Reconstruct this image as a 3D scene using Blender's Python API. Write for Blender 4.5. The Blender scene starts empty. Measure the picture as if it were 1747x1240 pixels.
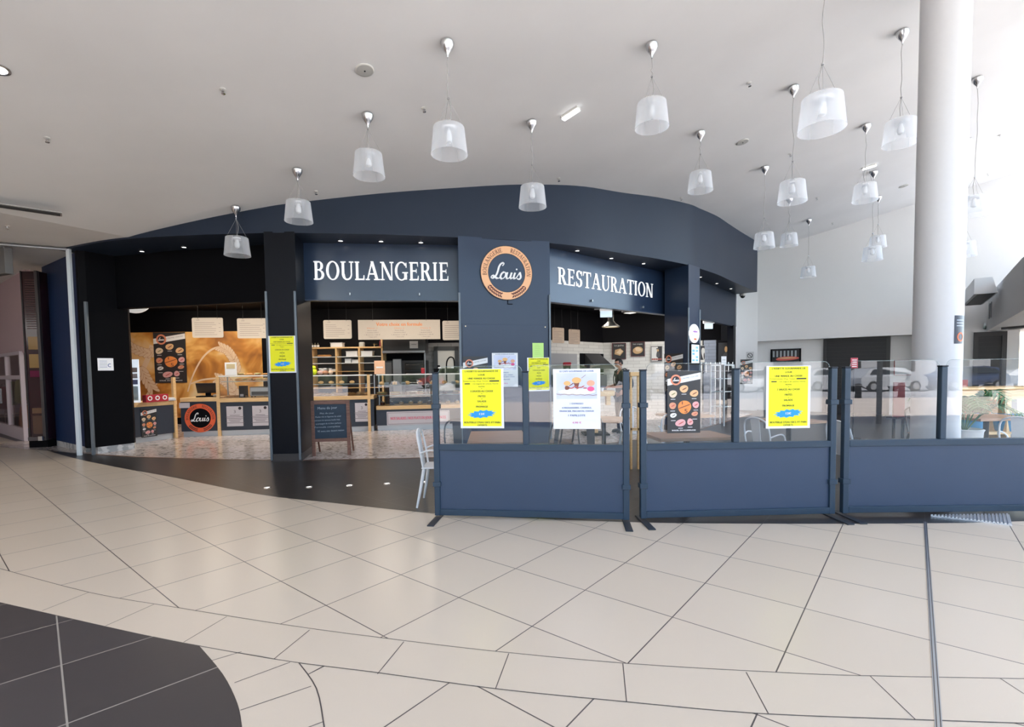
import bpy, bmesh, math, random
from mathutils import Vector, Matrix
random.seed(7)
S = bpy.context.scene
COL = S.collection
# ---------------------------------------------------------------- camera
CF, TILT, ROLL, PY, EYE = 845.09, .0465172, -.0135392, 671.47, 1.55
cd = bpy.data.cameras.new('camera'); cam = bpy.data.objects.new('camera', cd); COL.objects.link(cam)
S.camera = cam
cd.sensor_width = 36; cd.sensor_fit = 'HORIZONTAL'; cd.lens = CF/1747*36
cd.shift_y = (PY-620)/1747; cd.clip_end = 400; cd.clip_start = .05
_ct, _st, _cr, _sr = math.cos(TILT), math.sin(TILT), math.cos(ROLL), math.sin(ROLL)
FW = Vector((0, _ct, -_st)); _up = Vector((0, _st, _ct)); _rt = Vector((1, 0, 0))
RT = _cr*_rt+_sr*_up; UP = -_sr*_rt+_cr*_up
cam.matrix_world = Matrix(((RT.x, UP.x, -FW.x, 0), (RT.y, UP.y, -FW.y, 0), (RT.z, UP.z, -FW.z, EYE), (0, 0, 0, 1)))
# ---------------------------------------------------------------- sky, sun, exposure
w = bpy.data.worlds.new('sky'); S.world = w; w.use_nodes = True
nt = w.node_tree; bg = nt.nodes['Background']
sky = nt.nodes.new('ShaderNodeTexSky'); sky.sky_type = 'NISHITA'; sky.sun_disc = False
sky.sun_elevation = math.radians(52); sky.sun_rotation = math.radians(20); sky.air_density = 1.0; sky.dust_density = 1.2
wb = nt.nodes.new('ShaderNodeMix'); wb.data_type = 'RGBA'; wb.blend_type = 'MULTIPLY'; wb.inputs['Factor'].default_value = 1
wb.inputs['B'].default_value = (1.02, 1.0, .97, 1)      # the camera's warm white balance
nt.links.new(sky.outputs[0], wb.inputs['A']); nt.links.new(wb.outputs['Result'], bg.inputs[0]); bg.inputs[1].default_value = .42
sd = bpy.data.lights.new('sun', 'SUN'); sd.energy = 16; sd.angle = .01; sd.color = (1, .95, .88)
sun = bpy.data.objects.new('sun', sd); COL.objects.link(sun); sun.rotation_euler = (math.radians(-20), 0, math.radians(-25))
S.view_settings.view_transform = 'Standard'; S.view_settings.look = 'None'
S.view_settings.exposure = 0.88; S.view_settings.gamma = 1; S.view_settings.use_curve_mapping = False
S.cycles.max_bounces = 9; S.cycles.diffuse_bounces = 5; S.cycles.glossy_bounces = 4
S.cycles.transmission_bounces = 6; S.cycles.transparent_max_bounces = 24
S.cycles.caustics_reflective = False; S.cycles.caustics_refractive = False
S.cycles.sample_clamp_indirect = 4; S.cycles.use_denoising = True
def area(loc, size, energy, color=(1, 1, 1), rot=(0, 0, 0), sizey=None):
    l = bpy.data.lights.new('area', 'AREA'); l.energy = energy; l.color = color; l.size = size
    if sizey: l.shape = 'RECTANGLE'; l.size_y = sizey
    o = bpy.data.objects.new('area_light', l); COL.objects.link(o); o.location = loc; o.rotation_euler = rot
    return o
# ---------------------------------------------------------------- survey helpers (photo frame 1747 x 1240 -> place)
E0 = Vector((0, 0, EYE))
def ray(x, y): return (x-873.5)/CF*RT - (y-PY)/CF*UP + FW
def flr(x, y, z=0.):
    d = ray(x, y); return E0+d*((z-EYE)/d.z)
def aty(x, y, Y):
    d = ray(x, y); return E0+d*(Y/d.y)
def onw(x, y, a, b):                    # on the vertical wall through plan points a, b
    d = ray(x, y); ex, ey = b[0]-a[0], b[1]-a[1]
    t = (a[0]*ey-a[1]*ex)/(d.x*ey-d.y*ex); return E0+d*t
CA, CB, CC = 5.848, .1496, -.0884
def ceilz(x, y): return max(4.03, CA+CB*x+CC*y)
def onc(x, y):
    d = ray(x, y); t = (CA-EYE)/(d.z-CB*d.x-CC*d.y); p = E0+d*t
    if p.z < 4.03: p = E0+d*((4.03-EYE)/d.z)
    return p
# ---------------------------------------------------------------- materials
MATS = {}
def mat(name, col, rough=.5, metal=0., spec=.5, emit=None, es=1., alpha=1., trans=0., coat=0., ior=1.45, noise=0., nscale=20.):
    if name in MATS: return MATS[name]
    m = bpy.data.materials.new(name); m.use_nodes = True; n = m.node_tree; b = n.nodes['Principled BSDF']
    b.inputs['Base Color'].default_value = (*col, 1); b.inputs['Roughness'].default_value = rough
    b.inputs['Metallic'].default_value = metal; b.inputs['Specular IOR Level'].default_value = spec
    b.inputs['Alpha'].default_value = alpha; b.inputs['Transmission Weight'].default_value = trans
    b.inputs['Coat Weight'].default_value = coat; b.inputs['IOR'].default_value = ior
    if emit: b.inputs['Emission Color'].default_value = (*emit, 1); b.inputs['Emission Strength'].default_value = es
    tc = n.nodes.new('ShaderNodeTexCoord'); nz = n.nodes.new('ShaderNodeTexNoise'); nz.inputs['Scale'].default_value = nscale
    nz.inputs['Detail'].default_value = 4
    n.links.new(tc.outputs['Object'], nz.inputs['Vector'])
    mr = n.nodes.new('ShaderNodeMapRange'); n.links.new(nz.outputs['Fac'], mr.inputs['Value'])
    mr.inputs['To Min'].default_value = 1-max(noise, .02); mr.inputs['To Max'].default_value = 1+max(noise, .02)
    mx = n.nodes.new('ShaderNodeMix'); mx.data_type = 'RGBA'; mx.blend_type = 'MULTIPLY'; mx.inputs['Factor'].default_value = 1
    mx.inputs['A'].default_value = (*col, 1); n.links.new(mr.outputs['Result'], mx.inputs['B'])
    n.links.new(mx.outputs['Result'], b.inputs['Base Color'])
    MATS[name] = m; return m
def glass(name, tint=(1, 1, 1), ior=1.5, rough=0., k=1.):
    # thin sheet: clear with a true Fresnel mirror
    if name in MATS: return MATS[name]
    m = bpy.data.materials.new(name); m.use_nodes = True; n = m.node_tree; n.nodes.clear()
    o = n.nodes.new('ShaderNodeOutputMaterial'); mx = n.nodes.new('ShaderNodeMixShader'); t = n.nodes.new('ShaderNodeBsdfTransparent')
    g = n.nodes.new('ShaderNodeBsdfGlossy'); f = n.nodes.new('ShaderNodeFresnel'); f.inputs[0].default_value = ior
    t.inputs[0].default_value = (*tint, 1); g.inputs['Roughness'].default_value = rough
    mm = n.nodes.new('ShaderNodeMath'); mm.operation = 'MULTIPLY'; mm.inputs[1].default_value = k; mm.use_clamp = True
    n.links.new(f.outputs[0], mm.inputs[0]); n.links.new(mm.outputs[0], mx.inputs[0])
    n.links.new(t.outputs[0], mx.inputs[1]); n.links.new(g.outputs[0], mx.inputs[2]); n.links.new(mx.outputs[0], o.inputs[0])
    MATS[name] = m; return m
def N(m, t, **kw):
    x = m.node_tree.nodes.new(t)
    for k, v in kw.items(): setattr(x, k, v)
    return x
TH = math.radians(39.126)
def tiles(name, c1, c2, mortar, rough, mw=.0035, size=.625, off=(0, 0), var=.03, bump=0.):
    m = mat(name, c1, rough); n = m.node_tree; b = n.nodes['Principled BSDF']
    tc = N(m, 'ShaderNodeTexCoord'); mp = N(m, 'ShaderNodeMapping'); br = N(m, 'ShaderNodeTexBrick')
    mp.vector_type = 'POINT'; mp.inputs['Rotation'].default_value = (0, 0, TH); mp.inputs['Location'].default_value = (off[0], off[1], 0)
    n.links.new(tc.outputs['Object'], mp.inputs['Vector']); n.links.new(mp.outputs[0], br.inputs['Vector'])
    br.offset = 0; br.squash = 1; br.inputs['Scale'].default_value = 1; br.inputs['Brick Width'].default_value = size; br.inputs['Row Height'].default_value = size
    br.inputs['Mortar Size'].default_value = mw; br.inputs['Mortar Smooth'].default_value = 0; br.inputs['Bias'].default_value = 0
    br.inputs['Color1'].default_value = (*c1, 1); br.inputs['Color2'].default_value = (*c2, 1); br.inputs['Mortar'].default_value = (*mortar, 1)
    nz = N(m, 'ShaderNodeTexNoise'); nz.inputs['Scale'].default_value = 260; nz.inputs['Detail'].default_value = 2
    n.links.new(tc.outputs['Object'], nz.inputs['Vector'])
    mr = N(m, 'ShaderNodeMapRange'); mr.inputs['To Min'].default_value = 1-var; mr.inputs['To Max'].default_value = 1+var
    n.links.new(nz.outputs['Fac'], mr.inputs['Value'])
    mx = N(m, 'ShaderNodeMix', data_type='RGBA', blend_type='MULTIPLY'); mx.inputs['Factor'].default_value = 1
    n.links.new(br.outputs['Color'], mx.inputs['A']); n.links.new(mr.outputs['Result'], mx.inputs['B'])
    n.links.new(mx.outputs['Result'], b.inputs['Base Color'])
    bp = N(m, 'ShaderNodeBump'); bp.inputs['Strength'].default_value = .04; bp.inputs['Distance'].default_value = .002
    nz2 = N(m, 'ShaderNodeTexNoise'); nz2.inputs['Scale'].default_value = 30; n.links.new(tc.outputs['Object'], nz2.inputs['Vector'])
    n.links.new(nz2.outputs['Fac'], bp.inputs['Height']); n.links.new(bp.outputs[0], b.inputs['Normal'])
    return m
def bricks(name, c, mortar, bw, rh, axis='X', rough=.6, rot=0.):
    m = mat(name, c, rough); n = m.node_tree; b = n.nodes['Principled BSDF']
    tc = N(m, 'ShaderNodeTexCoord'); sp = N(m, 'ShaderNodeSeparateXYZ'); cb = N(m, 'ShaderNodeCombineXYZ'); br = N(m, 'ShaderNodeTexBrick')
    n.links.new(tc.outputs['Object'], sp.inputs[0])
    n.links.new(sp.outputs[axis], cb.inputs['X']); n.links.new(sp.outputs['Z'], cb.inputs['Y']); n.links.new(cb.outputs[0], br.inputs['Vector'])
    br.inputs['Scale'].default_value = 1; br.inputs['Brick Width'].default_value = bw; br.inputs['Row Height'].default_value = rh
    br.inputs['Mortar Size'].default_value = .006; br.inputs['Mortar Smooth'].default_value = .3
    br.inputs['Color1'].default_value = (*c, 1); br.inputs['Color2'].default_value = (*[x*.9 for x in c], 1); br.inputs['Mortar'].default_value = (*mortar, 1)
    n.links.new(br.outputs['Color'], b.inputs['Base Color'])
    bp = N(m, 'ShaderNodeBump'); bp.inputs['Strength'].default_value = .6; bp.inputs['Distance'].default_value = .01; bp.invert = True
    n.links.new(br.outputs['Fac'], bp.inputs['Height']); n.links.new(bp.outputs[0], b.inputs['Normal'])
    return m
def ramp_noise(name, stops, scale, rough=.5, detail=4, dist=0., stretch=(1, 1, 1), rot=(0, 0, 0), kind='noise', spec=.5):
    m = mat(name, stops[0][1], rough, spec=spec); n = m.node_tree; b = n.nodes['Principled BSDF']
    tc = N(m, 'ShaderNodeTexCoord'); mp = N(m, 'ShaderNodeMapping'); mp.inputs['Scale'].default_value = stretch; mp.inputs['Rotation'].default_value = rot
    n.links.new(tc.outputs['Object'], mp.inputs['Vector'])
    if kind == 'noise':
        t = N(m, 'ShaderNodeTexNoise'); t.inputs['Scale'].default_value = scale; t.inputs['Detail'].default_value = detail; t.inputs['Distortion'].default_value = dist; out = t.outputs['Fac']
    else:
        t = N(m, 'ShaderNodeTexVoronoi'); t.inputs['Scale'].default_value = scale; out = t.outputs['Distance']
    n.links.new(mp.outputs[0], t.inputs['Vector'])
    r = N(m, 'ShaderNodeValToRGB'); el = r.color_ramp.elements
    while len(el) < len(stops): el.new(.5)
    for e, (p, c) in zip(el, stops): e.position = p; e.color = (*c, 1)
    n.links.new(out, r.inputs[0]); n.links.new(r.outputs[0], b.inputs['Base Color'])
    return m
def wood(name, c1, c2, rough=.45, scale=3., stretch=(1, 12, 12), rot=(0, 0, 0)):
    return ramp_noise(name, [(.3, c1), (.7, c2)], scale, rough, 6, 1.2, stretch, rot)
# ---------------------------------------------------------------- mesh builder
class MB:
    def __init__(s): s.v = []; s.f = []; s.m = []; s.sm = []; s.X = Matrix(); s.mi = 0; s.smooth = False
    def at(s, M): s.X = M; return s
    def mat(s, i): s.mi = i; return s
    def add(s, vs, fs, smooth=None):
        k = len(s.v); s.v += [s.X @ Vector(p) for p in vs]
        for f in fs: s.f.append([k+i for i in f]); s.m.append(s.mi); s.sm.append(s.smooth if smooth is None else smooth)
        return s
    def box(s, x0, y0, z0, x1, y1, z1, b=0):
        if b <= 0:
            return s.add([(x0, y0, z0), (x1, y0, z0), (x1, y1, z0), (x0, y1, z0), (x0, y0, z1), (x1, y0, z1), (x1, y1, z1), (x0, y1, z1)],
                         [(0, 3, 2, 1), (4, 5, 6, 7), (0, 1, 5, 4), (1, 2, 6, 5), (2, 3, 7, 6), (3, 0, 4, 7)])
        bm = bmesh.new(); bmesh.ops.create_cube(bm, size=1)
        for v in bm.verts: v.co = Vector(((x0+x1)/2+v.co.x*(x1-x0), (y0+y1)/2+v.co.y*(y1-y0), (z0+z1)/2+v.co.z*(z1-z0)))
        bmesh.ops.bevel(bm, geom=list(bm.edges), offset=b, segments=2, affect='EDGES', profile=.5)
        bm.verts.index_update(); s.add([tuple(v.co) for v in bm.verts], [[v.index for v in f.verts] for f in bm.faces]); bm.free(); return s
    def cbox(s, c, d, b=0): return s.box(c[0]-d[0]/2, c[1]-d[1]/2, c[2]-d[2]/2, c[0]+d[0]/2, c[1]+d[1]/2, c[2]+d[2]/2, b)
    def prism(s, poly, z0, z1):     # poly in xy
        n = len(poly); return s.add([(x, y, z0) for x, y in poly]+[(x, y, z1) for x, y in poly],
            [list(range(n))[::-1], list(range(n, 2*n))]+[(i, (i+1) % n, n+(i+1) % n, n+i) for i in range(n)])
    def lathe(s, prof, n=20, c=(0, 0, 0), sx=1, sy=1, cap=True):
        vs = []; fs = []; m = len(prof)
        for i in range(n):
            a = 2*math.pi*i/n
            for r, z in prof: vs.append((c[0]+r*sx*math.cos(a), c[1]+r*sy*math.sin(a), c[2]+z))
        for i in range(n):
            j = (i+1) % n
            for k in range(m-1): fs.append((i*m+k, j*m+k, j*m+k+1, i*m+k+1))
        if cap:
            if prof[0][0] > 1e-5: fs.append([i*m for i in range(n)][::-1])
            if prof[-1][0] > 1e-5: fs.append([i*m+m-1 for i in range(n)])
        return s.add(vs, fs, True)
    def tube(s, pts, r, n=8, closed=False, cap=True):
        pts = [Vector(p) for p in pts]; rs = r if isinstance(r, (list, tuple)) else [r]*len(pts); vs = []; fs = []; L = len(pts)
        up = None
        for i, p in enumerate(pts):
            a = pts[i-1] if i or closed else p; b = pts[(i+1) % L] if i < L-1 or closed else p
            t = (b-a); t = t.normalized() if t.length > 1e-9 else Vector((0, 0, 1))
            if up is None: up = t.orthogonal().normalized()
            u = (up-t*up.dot(t)); u = u.normalized() if u.length > 1e-6 else t.orthogonal().normalized(); up = u; q = t.cross(u)
            for k in range(n):
                an = 2*math.pi*k/n; vs.append(p+(u*math.cos(an)+q*math.sin(an))*rs[i])
        for i in range(L if closed else L-1):
            j = (i+1) % L
            for k in range(n): fs.append((i*n+k, i*n+(k+1) % n, j*n+(k+1) % n, j*n+k))
        if cap and not closed: fs.append(list(range(n))[::-1]); fs.append([(L-1)*n+k for k in range(n)])
        return s.add(vs, fs, True)
    def cyl(s, p0, p1, r, n=12, r1=None): return s.tube([p0, p1], [r, r if r1 is None else r1], n)
    def ball(s, c, r, n=12, m=8):
        rx, ry, rz = r if isinstance(r, (list, tuple)) else (r, r, r)
        pr = [(max(math.sin(math.pi*k/m), 1e-6), -math.cos(math.pi*k/m)*rz) for k in range(m+1)]
        return s.lathe(pr, n, c, rx, ry, False)
    def build(s, name, mats, parent=None, loc=None, bev=0):
        me = bpy.data.meshes.new(name); me.from_pydata([tuple(v) for v in s.v], [], s.f)
        for mm in (mats if isinstance(mats, (list, tuple)) else [mats]): me.materials.append(mm)
        me.polygons.foreach_set('material_index', s.m); me.polygons.foreach_set('use_smooth', s.sm)
        me.update(); o = bpy.data.objects.new(name, me); COL.objects.link(o)
        if parent: o.parent = parent
        if loc is not None: o.location = loc
        if any(s.sm):
            try: me.set_sharp_from_angle(angle=math.radians(40))
            except Exception: pass
        return o
    def rebase(s, p):
        p = Vector(p); s.v = [v-p for v in s.v]; return s
def tag(o, label, cat, group=None, kind=None):
    if label: o['label'] = label
    if cat: o['category'] = cat
    if group: o['group'] = group
    if kind: o['kind'] = kind
    return o
def thing(name, label, cat, loc=(0, 0, 0), rz=0., group=None, M=None):
    o = bpy.data.objects.new(name, None); COL.objects.link(o); o.empty_display_size = .1
    if M is not None: o.matrix_world = M
    else: o.location = loc; o.rotation_euler = (0, 0, rz)
    return tag(o, label, cat, group)
def copy_tree(o, parent=None):
    c = o.copy(); COL.objects.link(c); c.parent = parent
    for ch in list(o.children): copy_tree(ch, c)
    return c
def struct(name, mb, m, loc=(0, 0, 0)):
    o = mb.rebase(loc).build(name, m, None, loc); o['kind'] = 'structure'; return o
def frame(p, a, b, out=0.):         # x along a->b, y up, z = towards the viewer side of the wall a->b
    u = Vector((b[0]-a[0], b[1]-a[1], 0)).normalized(); n = Vector((u.y, -u.x, 0)); z = Vector((0, 0, 1)); p = Vector(p)+n*out
    return Matrix(((u.x, z.x, n.x, p.x), (u.y, z.y, n.y, p.y), (u.z, z.z, n.z, p.z), (0, 0, 0, 1)))
def rect_on(a, b, x0, y0, x1, y1, out=0.):   # photo rectangle -> frame at its centre, width, height on wall a-b
    ym = (y0+y1)/2; xm = (x0+x1)/2
    l, r = onw(x0, ym, a, b), onw(x1, ym, a, b); t, bo = onw(xm, y0, a, b), onw(xm, y1, a, b)
    c = (l+r)/2; c.z = (t.z+bo.z)/2
    return frame(c, a, b, out), (r-l).length, t.z-bo.z
# flat figures in a frame (x right, y up, z out)
def plate(mb, x0, y0, x1, y1, z0, z1, r=0, n=5):
    if r <= 0: return mb.box(x0, y0, z0, x1, y1, z1)
    p = []
    for cx, cy, a0 in ((x1-r, y1-r, 0), (x0+r, y1-r, 90), (x0+r, y0+r, 180), (x1-r, y0+r, 270)):
        for k in range(n+1):
            a = math.radians(a0+90*k/n); p.append((cx+r*math.cos(a), cy+r*math.sin(a)))
    return mb.prism(p, z0, z1)
def ell(mb, cx, cy, rx, ry, z, n=20, rot=0., wob=0.):
    p = []
    for k in range(n):
        a = 2*math.pi*k/n; q = 1+wob*math.sin(3*a+cx*50)
        x, y = rx*q*math.cos(a), ry*q*math.sin(a); p.append((cx+x*math.cos(rot)-y*math.sin(rot), cy+x*math.sin(rot)+y*math.cos(rot), z))
    return mb.add(p, [list(range(n))])
def ring(mb, cx, cy, r0, r1, z, n=48, a0=0, a1=360, depth=0.):
    vs = []; fs = []
    for k in range(n+1):
        a = math.radians(a0+(a1-a0)*k/n); c, s_ = math.cos(a), math.sin(a)
        vs += [(cx+r0*c, cy+r0*s_, z), (cx+r1*c, cy+r1*s_, z)]
    for k in range(n): fs.append((2*k, 2*k+1, 2*k+3, 2*k+2))
    if depth:
        q = len(vs); vs += [(x, y, z-depth) for x, y, z in vs]
        for k in range(n): fs += [(q+2*k, q+2*k+2, q+2*k+3, q+2*k+1), (2*k+1, q+2*k+1, q+2*k+3, 2*k+3), (2*k, 2*k+2, q+2*k+2, q+2*k)]
    return mb.add(vs, fs)
def qd(mb, pts, z): return mb.add([(x, y, z) for x, y in pts], [list(range(len(pts)))])
_TX = {}
def text2d(t):
    if t in _TX: return _TX[t]
    cu = bpy.data.curves.new('t', 'FONT'); cu.body = t; cu.size = 1; cu.align_x = 'CENTER'; cu.resolution_u = 2
    o = bpy.data.objects.new('t', cu); COL.objects.link(o); bpy.context.view_layer.update()
    me = o.to_mesh(); r = ([(v.co.x, v.co.y) for v in me.vertices], [list(p.vertices) for p in me.polygons])
    o.to_mesh_clear(); bpy.data.objects.remove(o); bpy.data.curves.remove(cu); _TX[t] = r; return r
def text(mb, t, cx, y, h, z, maxw=None, rot=0., bold=0.):
    vs, fs = text2d(t)
    if not vs: return
    xs = [v[0] for v in vs]; wd = (max(xs)-min(xs)) or 1; k = h*1.35; kx = k
    if maxw: kx = maxw/wd
    xm = (max(xs)+min(xs))/2; c, s_ = math.cos(rot), math.sin(rot)
    for dx in ((0,) if not bold else (-bold*h, bold*h)):
        P = [((x-xm)*kx+dx, yy*k) for x, yy in vs]
        mb.add([(cx+x*c-yy*s_, y+x*s_+yy*c, z+(.0006 if dx > 0 else 0)) for x, yy in P], fs)
# ---- serif capitals drawn from stems, bowls and serifs (height 1); returns list of closed convex polys
def _arc(cx, cy, ro, so, ri, si, a0, a1, n=14):
    out = []
    for k in range(n):
        a, b = math.radians(a0+(a1-a0)*k/n), math.radians(a0+(a1-a0)*(k+1)/n)
        out.append([(cx+ri*math.cos(a), cy+si*math.sin(a)), (cx+ro*math.cos(a), cy+so*math.sin(a)), (cx+ro*math.cos(b), cy+so*math.sin(b)), (cx+ri*math.cos(b), cy+si*math.sin(b))])
    return out
def _r(x0, y0, x1, y1): return [[(x0, y0), (x1, y0), (x1, y1), (x0, y1)]]
def _st(x, y0=0, y1=1, w=.145, s=.065): return _r(x, y0, x+w, y1)+_r(x-s, y0, x+w+s, y0+.055)+_r(x-s, y1-.055, x+w+s, y1)
def _dg(x0, y0, x1, y1, w): return [[(x0, y0), (x0+w, y0), (x1+w, y1), (x1, y1)]]
SERIF = {
 'I': (_st(.09), .36),
 'L': (_st(.09)+_r(.2, 0, .58, .07)+[[(.52, 0), (.6, 0), (.6, .26), (.56, .26)]], .64),
 'E': (_st(.09)+_r(.2, 0, .58, .07)+_r(.2, .93, .56, 1)+_r(.2, .48, .48, .55)+[[(.52, 0), (.61, 0), (.61, .25), (.57, .25)]]+[[(.55, .76), (.58, .76), (.58, 1), (.5, 1)]]+_r(.45, .4, .49, .63), .66),
 'B': (_st(.09)+_arc(.34, .755, .25, .245, .105, .19, -90, 90)+_arc(.36, .265, .29, .265, .14, .205, -90, 90)+_r(.2, .93, .34, 1)+_r(.2, .5, .36, .56)+_r(.2, 0, .36, .065), .72),
 'R': (_st(.09)+_arc(.34, .735, .26, .265, .11, .205, -90, 90)+_r(.2, .93, .34, 1)+_r(.2, .47, .36, .535)+_dg(.53, 0, .3, .49, .18)+_r(.5, 0, .8, .055), .76),
 'O': (_arc(.42, .5, .4, .52, .255, .46, 0, 360, 32), .86),
 'U': (_st(.08, .3, 1)[:1]+_r(.01, .945, .32, 1)+_r(.53, .945, .8, 1)+_r(.63, .3, .7, 1)+_arc(.39, .32, .31, .34, .14, .26, 180, 270)+_arc(.39, .32, .31, .34, .24, .26, 270, 360), .82),
 'A': (_dg(.63, 0, .33, 1.02, .165)+_dg(.08, 0, .37, 1, .07)+_r(.22, .3, .6, .365)+_r(0, 0, .25, .055)+_r(.52, 0, .9, .055), .88),
 'N': (_r(.1, 0, .17, 1)+_r(.68, 0, .75, 1)+_dg(.58, 0, .07, 1, .16)+_r(.01, 0, .26, .055)+_r(0, .945, .22, 1)+_r(.59, .945, .84, 1), .86),
 'G': (_arc(.43, .5, .41, .52, .265, .46, 40, 330, 28)+_r(.6, .04, .77, .42)+_r(.48, .39, .84, .445)+_r(.7, .7, .755, .96), .86),
 'S': (_arc(.3, .745, .24, .27, .1, .2, 20, 250, 14)+_arc(.3, .27, .26, .285, .1, .215, -160, 75, 14)+_dg(.41, .4, .14, .5, .16)+_r(.5, .7, .55, .98)+_r(.04, .02, .09, .3), .6),
 'T': (_r(.295, 0, .435, 1)+_r(.2, 0, .53, .055)+_r(.04, .93, .69, 1)+[[(.02, .74), (.05, .74), (.11, 1), (.02, 1)], [(.68, .74), (.71, .74), (.71, 1), (.62, 1)]], .73),
 ' ': ([], .4)}
def serif_line(mb, t, x0, x1, y, h, z0, z1, gap=.04):
    W = sum(SERIF[c][1] for c in t)+gap*(len(t)-1); k = (x1-x0)/W; x = x0
    for c in t:
        for j, p in enumerate(SERIF[c][0]): mb.prism([(x+px*k, y+py*h) for px, py in p], z0, z1-.0004*(j % 9))
        x += (SERIF[c][1]+gap)*k
def serif_arc(mb, t, cx, cy, r, h, a0, a1, z):
    n = len(t); W = sum(SERIF[c][1] for c in t); acc = 0
    for c in t:
        am = math.radians(a0+(a1-a0)*(acc+SERIF[c][1]/2)/W); acc += SERIF[c][1]
        k = abs(math.radians(a1-a0))*r/W*.9; ux, uy = math.sin(am), -math.cos(am); vx, vy = math.cos(am), math.sin(am)
        for j, p in enumerate(SERIF[c][0]):
            mb.add([(cx+vx*(r+(py-.5)*h)+ux*(px-SERIF[c][1]/2)*k, cy+vy*(r+(py-.5)*h)+uy*(px-SERIF[c][1]/2)*k, z+.00025*(j % 7)) for px, py in p], [list(range(len(p)))])
def spline(pts, n=8):
    out = []; P = [pts[0]]+list(pts)+[pts[-1]]
    for i in range(1, len(P)-2):
        a, b, c, d = P[i-1:i+3]
        for k in range(n):
            t = k/n; out.append(tuple(.5*((2*b[j])+(-a[j]+c[j])*t+(2*a[j]-5*b[j]+4*c[j]-d[j])*t*t+(-a[j]+3*b[j]-3*c[j]+d[j])*t**3) for j in range(len(b))))
    out.append(tuple(pts[-1])); return out
SCRIPT = [
 [(.02, .14), (.1, .24), (.22, .14), (.42, .02), (.56, .1), (.44, .2), (.28, .1), (.12, .02), (.02, .1)][:5],
 [(.62, .88), (.7, .98), (.66, 1.08), (.5, 1.02), (.4, .8), (.38, .5), (.3, .2), (.12, .04), (.0, .1), (.08, .22), (.24, .14), (.46, .03), (.66, .12)],
 [(.82, .47), (.7, .4), (.63, .2), (.68, .05), (.8, .02), (.92, .12), (.96, .32), (.9, .45), (.8, .47)], [(.93, .38), (1.0, .36), (1.06, .46)],
 [(1.06, .46), (1.04, .2), (1.1, .05), (1.22, .06), (1.32, .24), (1.36, .46)], [(1.36, .46), (1.33, .16), (1.42, .04), (1.54, .18)],
 [(1.6, .46), (1.56, .18), (1.62, .04), (1.74, .12), (1.84, .3), (1.92, .5)], [(1.92, .5), (2.0, .32), (2.06, .14), (1.94, .02), (1.8, .08)]]
def script_louis(mb, cx, cy, wd, z, th=.044):
    k = wd/2.1
    for st in SCRIPT[1:]:
        p = spline(st, 5); L = len(p)
        for i in range(L-1):
            (xa, ya), (xb, yb) = p[i], p[i+1]; dx, dy = xb-xa, yb-ya; l = math.hypot(dx, dy) or 1; nx, ny = -dy/l, dx/l
            wdt = th*(1.5 if dy < 0 else .8); sh = .22
            q = [(xa+nx*wdt, ya+ny*wdt), (xa-nx*wdt, ya-ny*wdt), (xb-nx*wdt-dx*.2, yb-ny*wdt), (xb+nx*wdt, yb+ny*wdt)]
            qd(mb, [(cx+(x-1.03+sh*(y-.4))*k, cy+(y-.42)*k) for x, y in q], z+.0002*(i % 12))
    ell(mb, cx+(1.64-1.03+.08)*k, cy+(.68-.42)*k, .06*k, .06*k, z, 8)
def wheat(mb, cx, cy, r, z, side):
    for i in range(7):
        a = math.radians(270+side*(16+i*6)); 
        for s_ in (-1, 1):
            rr = r+s_*.055*r*1.1; ell(mb, cx+rr*math.cos(a), cy+rr*math.sin(a), (.078)*r, .03*r, z, 8, a+math.pi/2+side*s_*.6+(.0))
def logo(mb, cx, cy, R, z, mi_ring, mi_in, mi_txt, mi_dark, full=True):
    mb.mat(mi_dark); ell(mb, cx, cy, R, R, z, 48)
    mb.mat(mi_ring); ring(mb, cx, cy, R*.7, R*.975, z+.003)
    if mi_in is not None: mb.mat(mi_in); ell(mb, cx, cy, R*.68, R*.68, z+.004, 40)
    mb.mat(mi_txt); script_louis(mb, cx, cy, R*1.12, z+.009)
    if full:
        mb.mat(mi_dark)
        serif_arc(mb, 'BOULANGERIE', cx, cy, R*.84, R*.15, 186, 100, z+.007)
        serif_arc(mb, 'RESTAURATION', cx, cy, R*.84, R*.15, 82, -8, z+.007)
        wheat(mb, cx, cy, R*.84, z+.007, 1); wheat(mb, cx, cy, R*.84, z+.007, -1)
# ================================================================ SETTING
NAVY = mat('navy_paint', (.018, .028, .050), .45, spec=.35, noise=.06, nscale=3)
BLACK = mat('black_paint', (.003, .003, .0045), .6, spec=.12)
WHITE = mat('white_wall', (.76, .76, .76), .7, noise=.02, nscale=2)
CEIL = ramp_noise('ceiling_paint', [(.35, (.76, .765, .77)), (.65, (.81, .815, .82))], .6, .8)
BEIGE = tiles('beige_tiles', (.66, .57, .46), (.69, .60, .49), (.10, .08, .075), .30, mw=.0035)
DARKT = tiles('dark_tiles', (.033, .029, .029), (.04, .035, .035), (.09, .085, .08), .3, mw=.003)
for m_ in (BEIGE, DARKT):
    for x_ in m_.node_tree.nodes:
        if x_.type == 'MAPPING': x_.inputs['Location'].default_value = (1.146, -2.965+.623*10, 0)
        if x_.type == 'TEX_BRICK': x_.inputs['Brick Width'].default_value = .6265; x_.inputs['Row Height'].default_value = .623
DISCT = tiles('disc_tiles', (.060, .052, .052), (.068, .06, .06), (.36, .33, .29), .32, mw=.004)
for x_ in DISCT.node_tree.nodes:
    if x_.type == 'MAPPING': x_.inputs['Location'].default_value = (1.146+.63-.09, -2.965+.42, 0); x_.inputs['Rotation'].default_value = (0, 0, TH+.12)
GROUT = mat('grout', (.09, .075, .07), .6)
BEIGEP = mat('beige_plain', (.675, .585, .475), .30, noise=.02, nscale=200)
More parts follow.
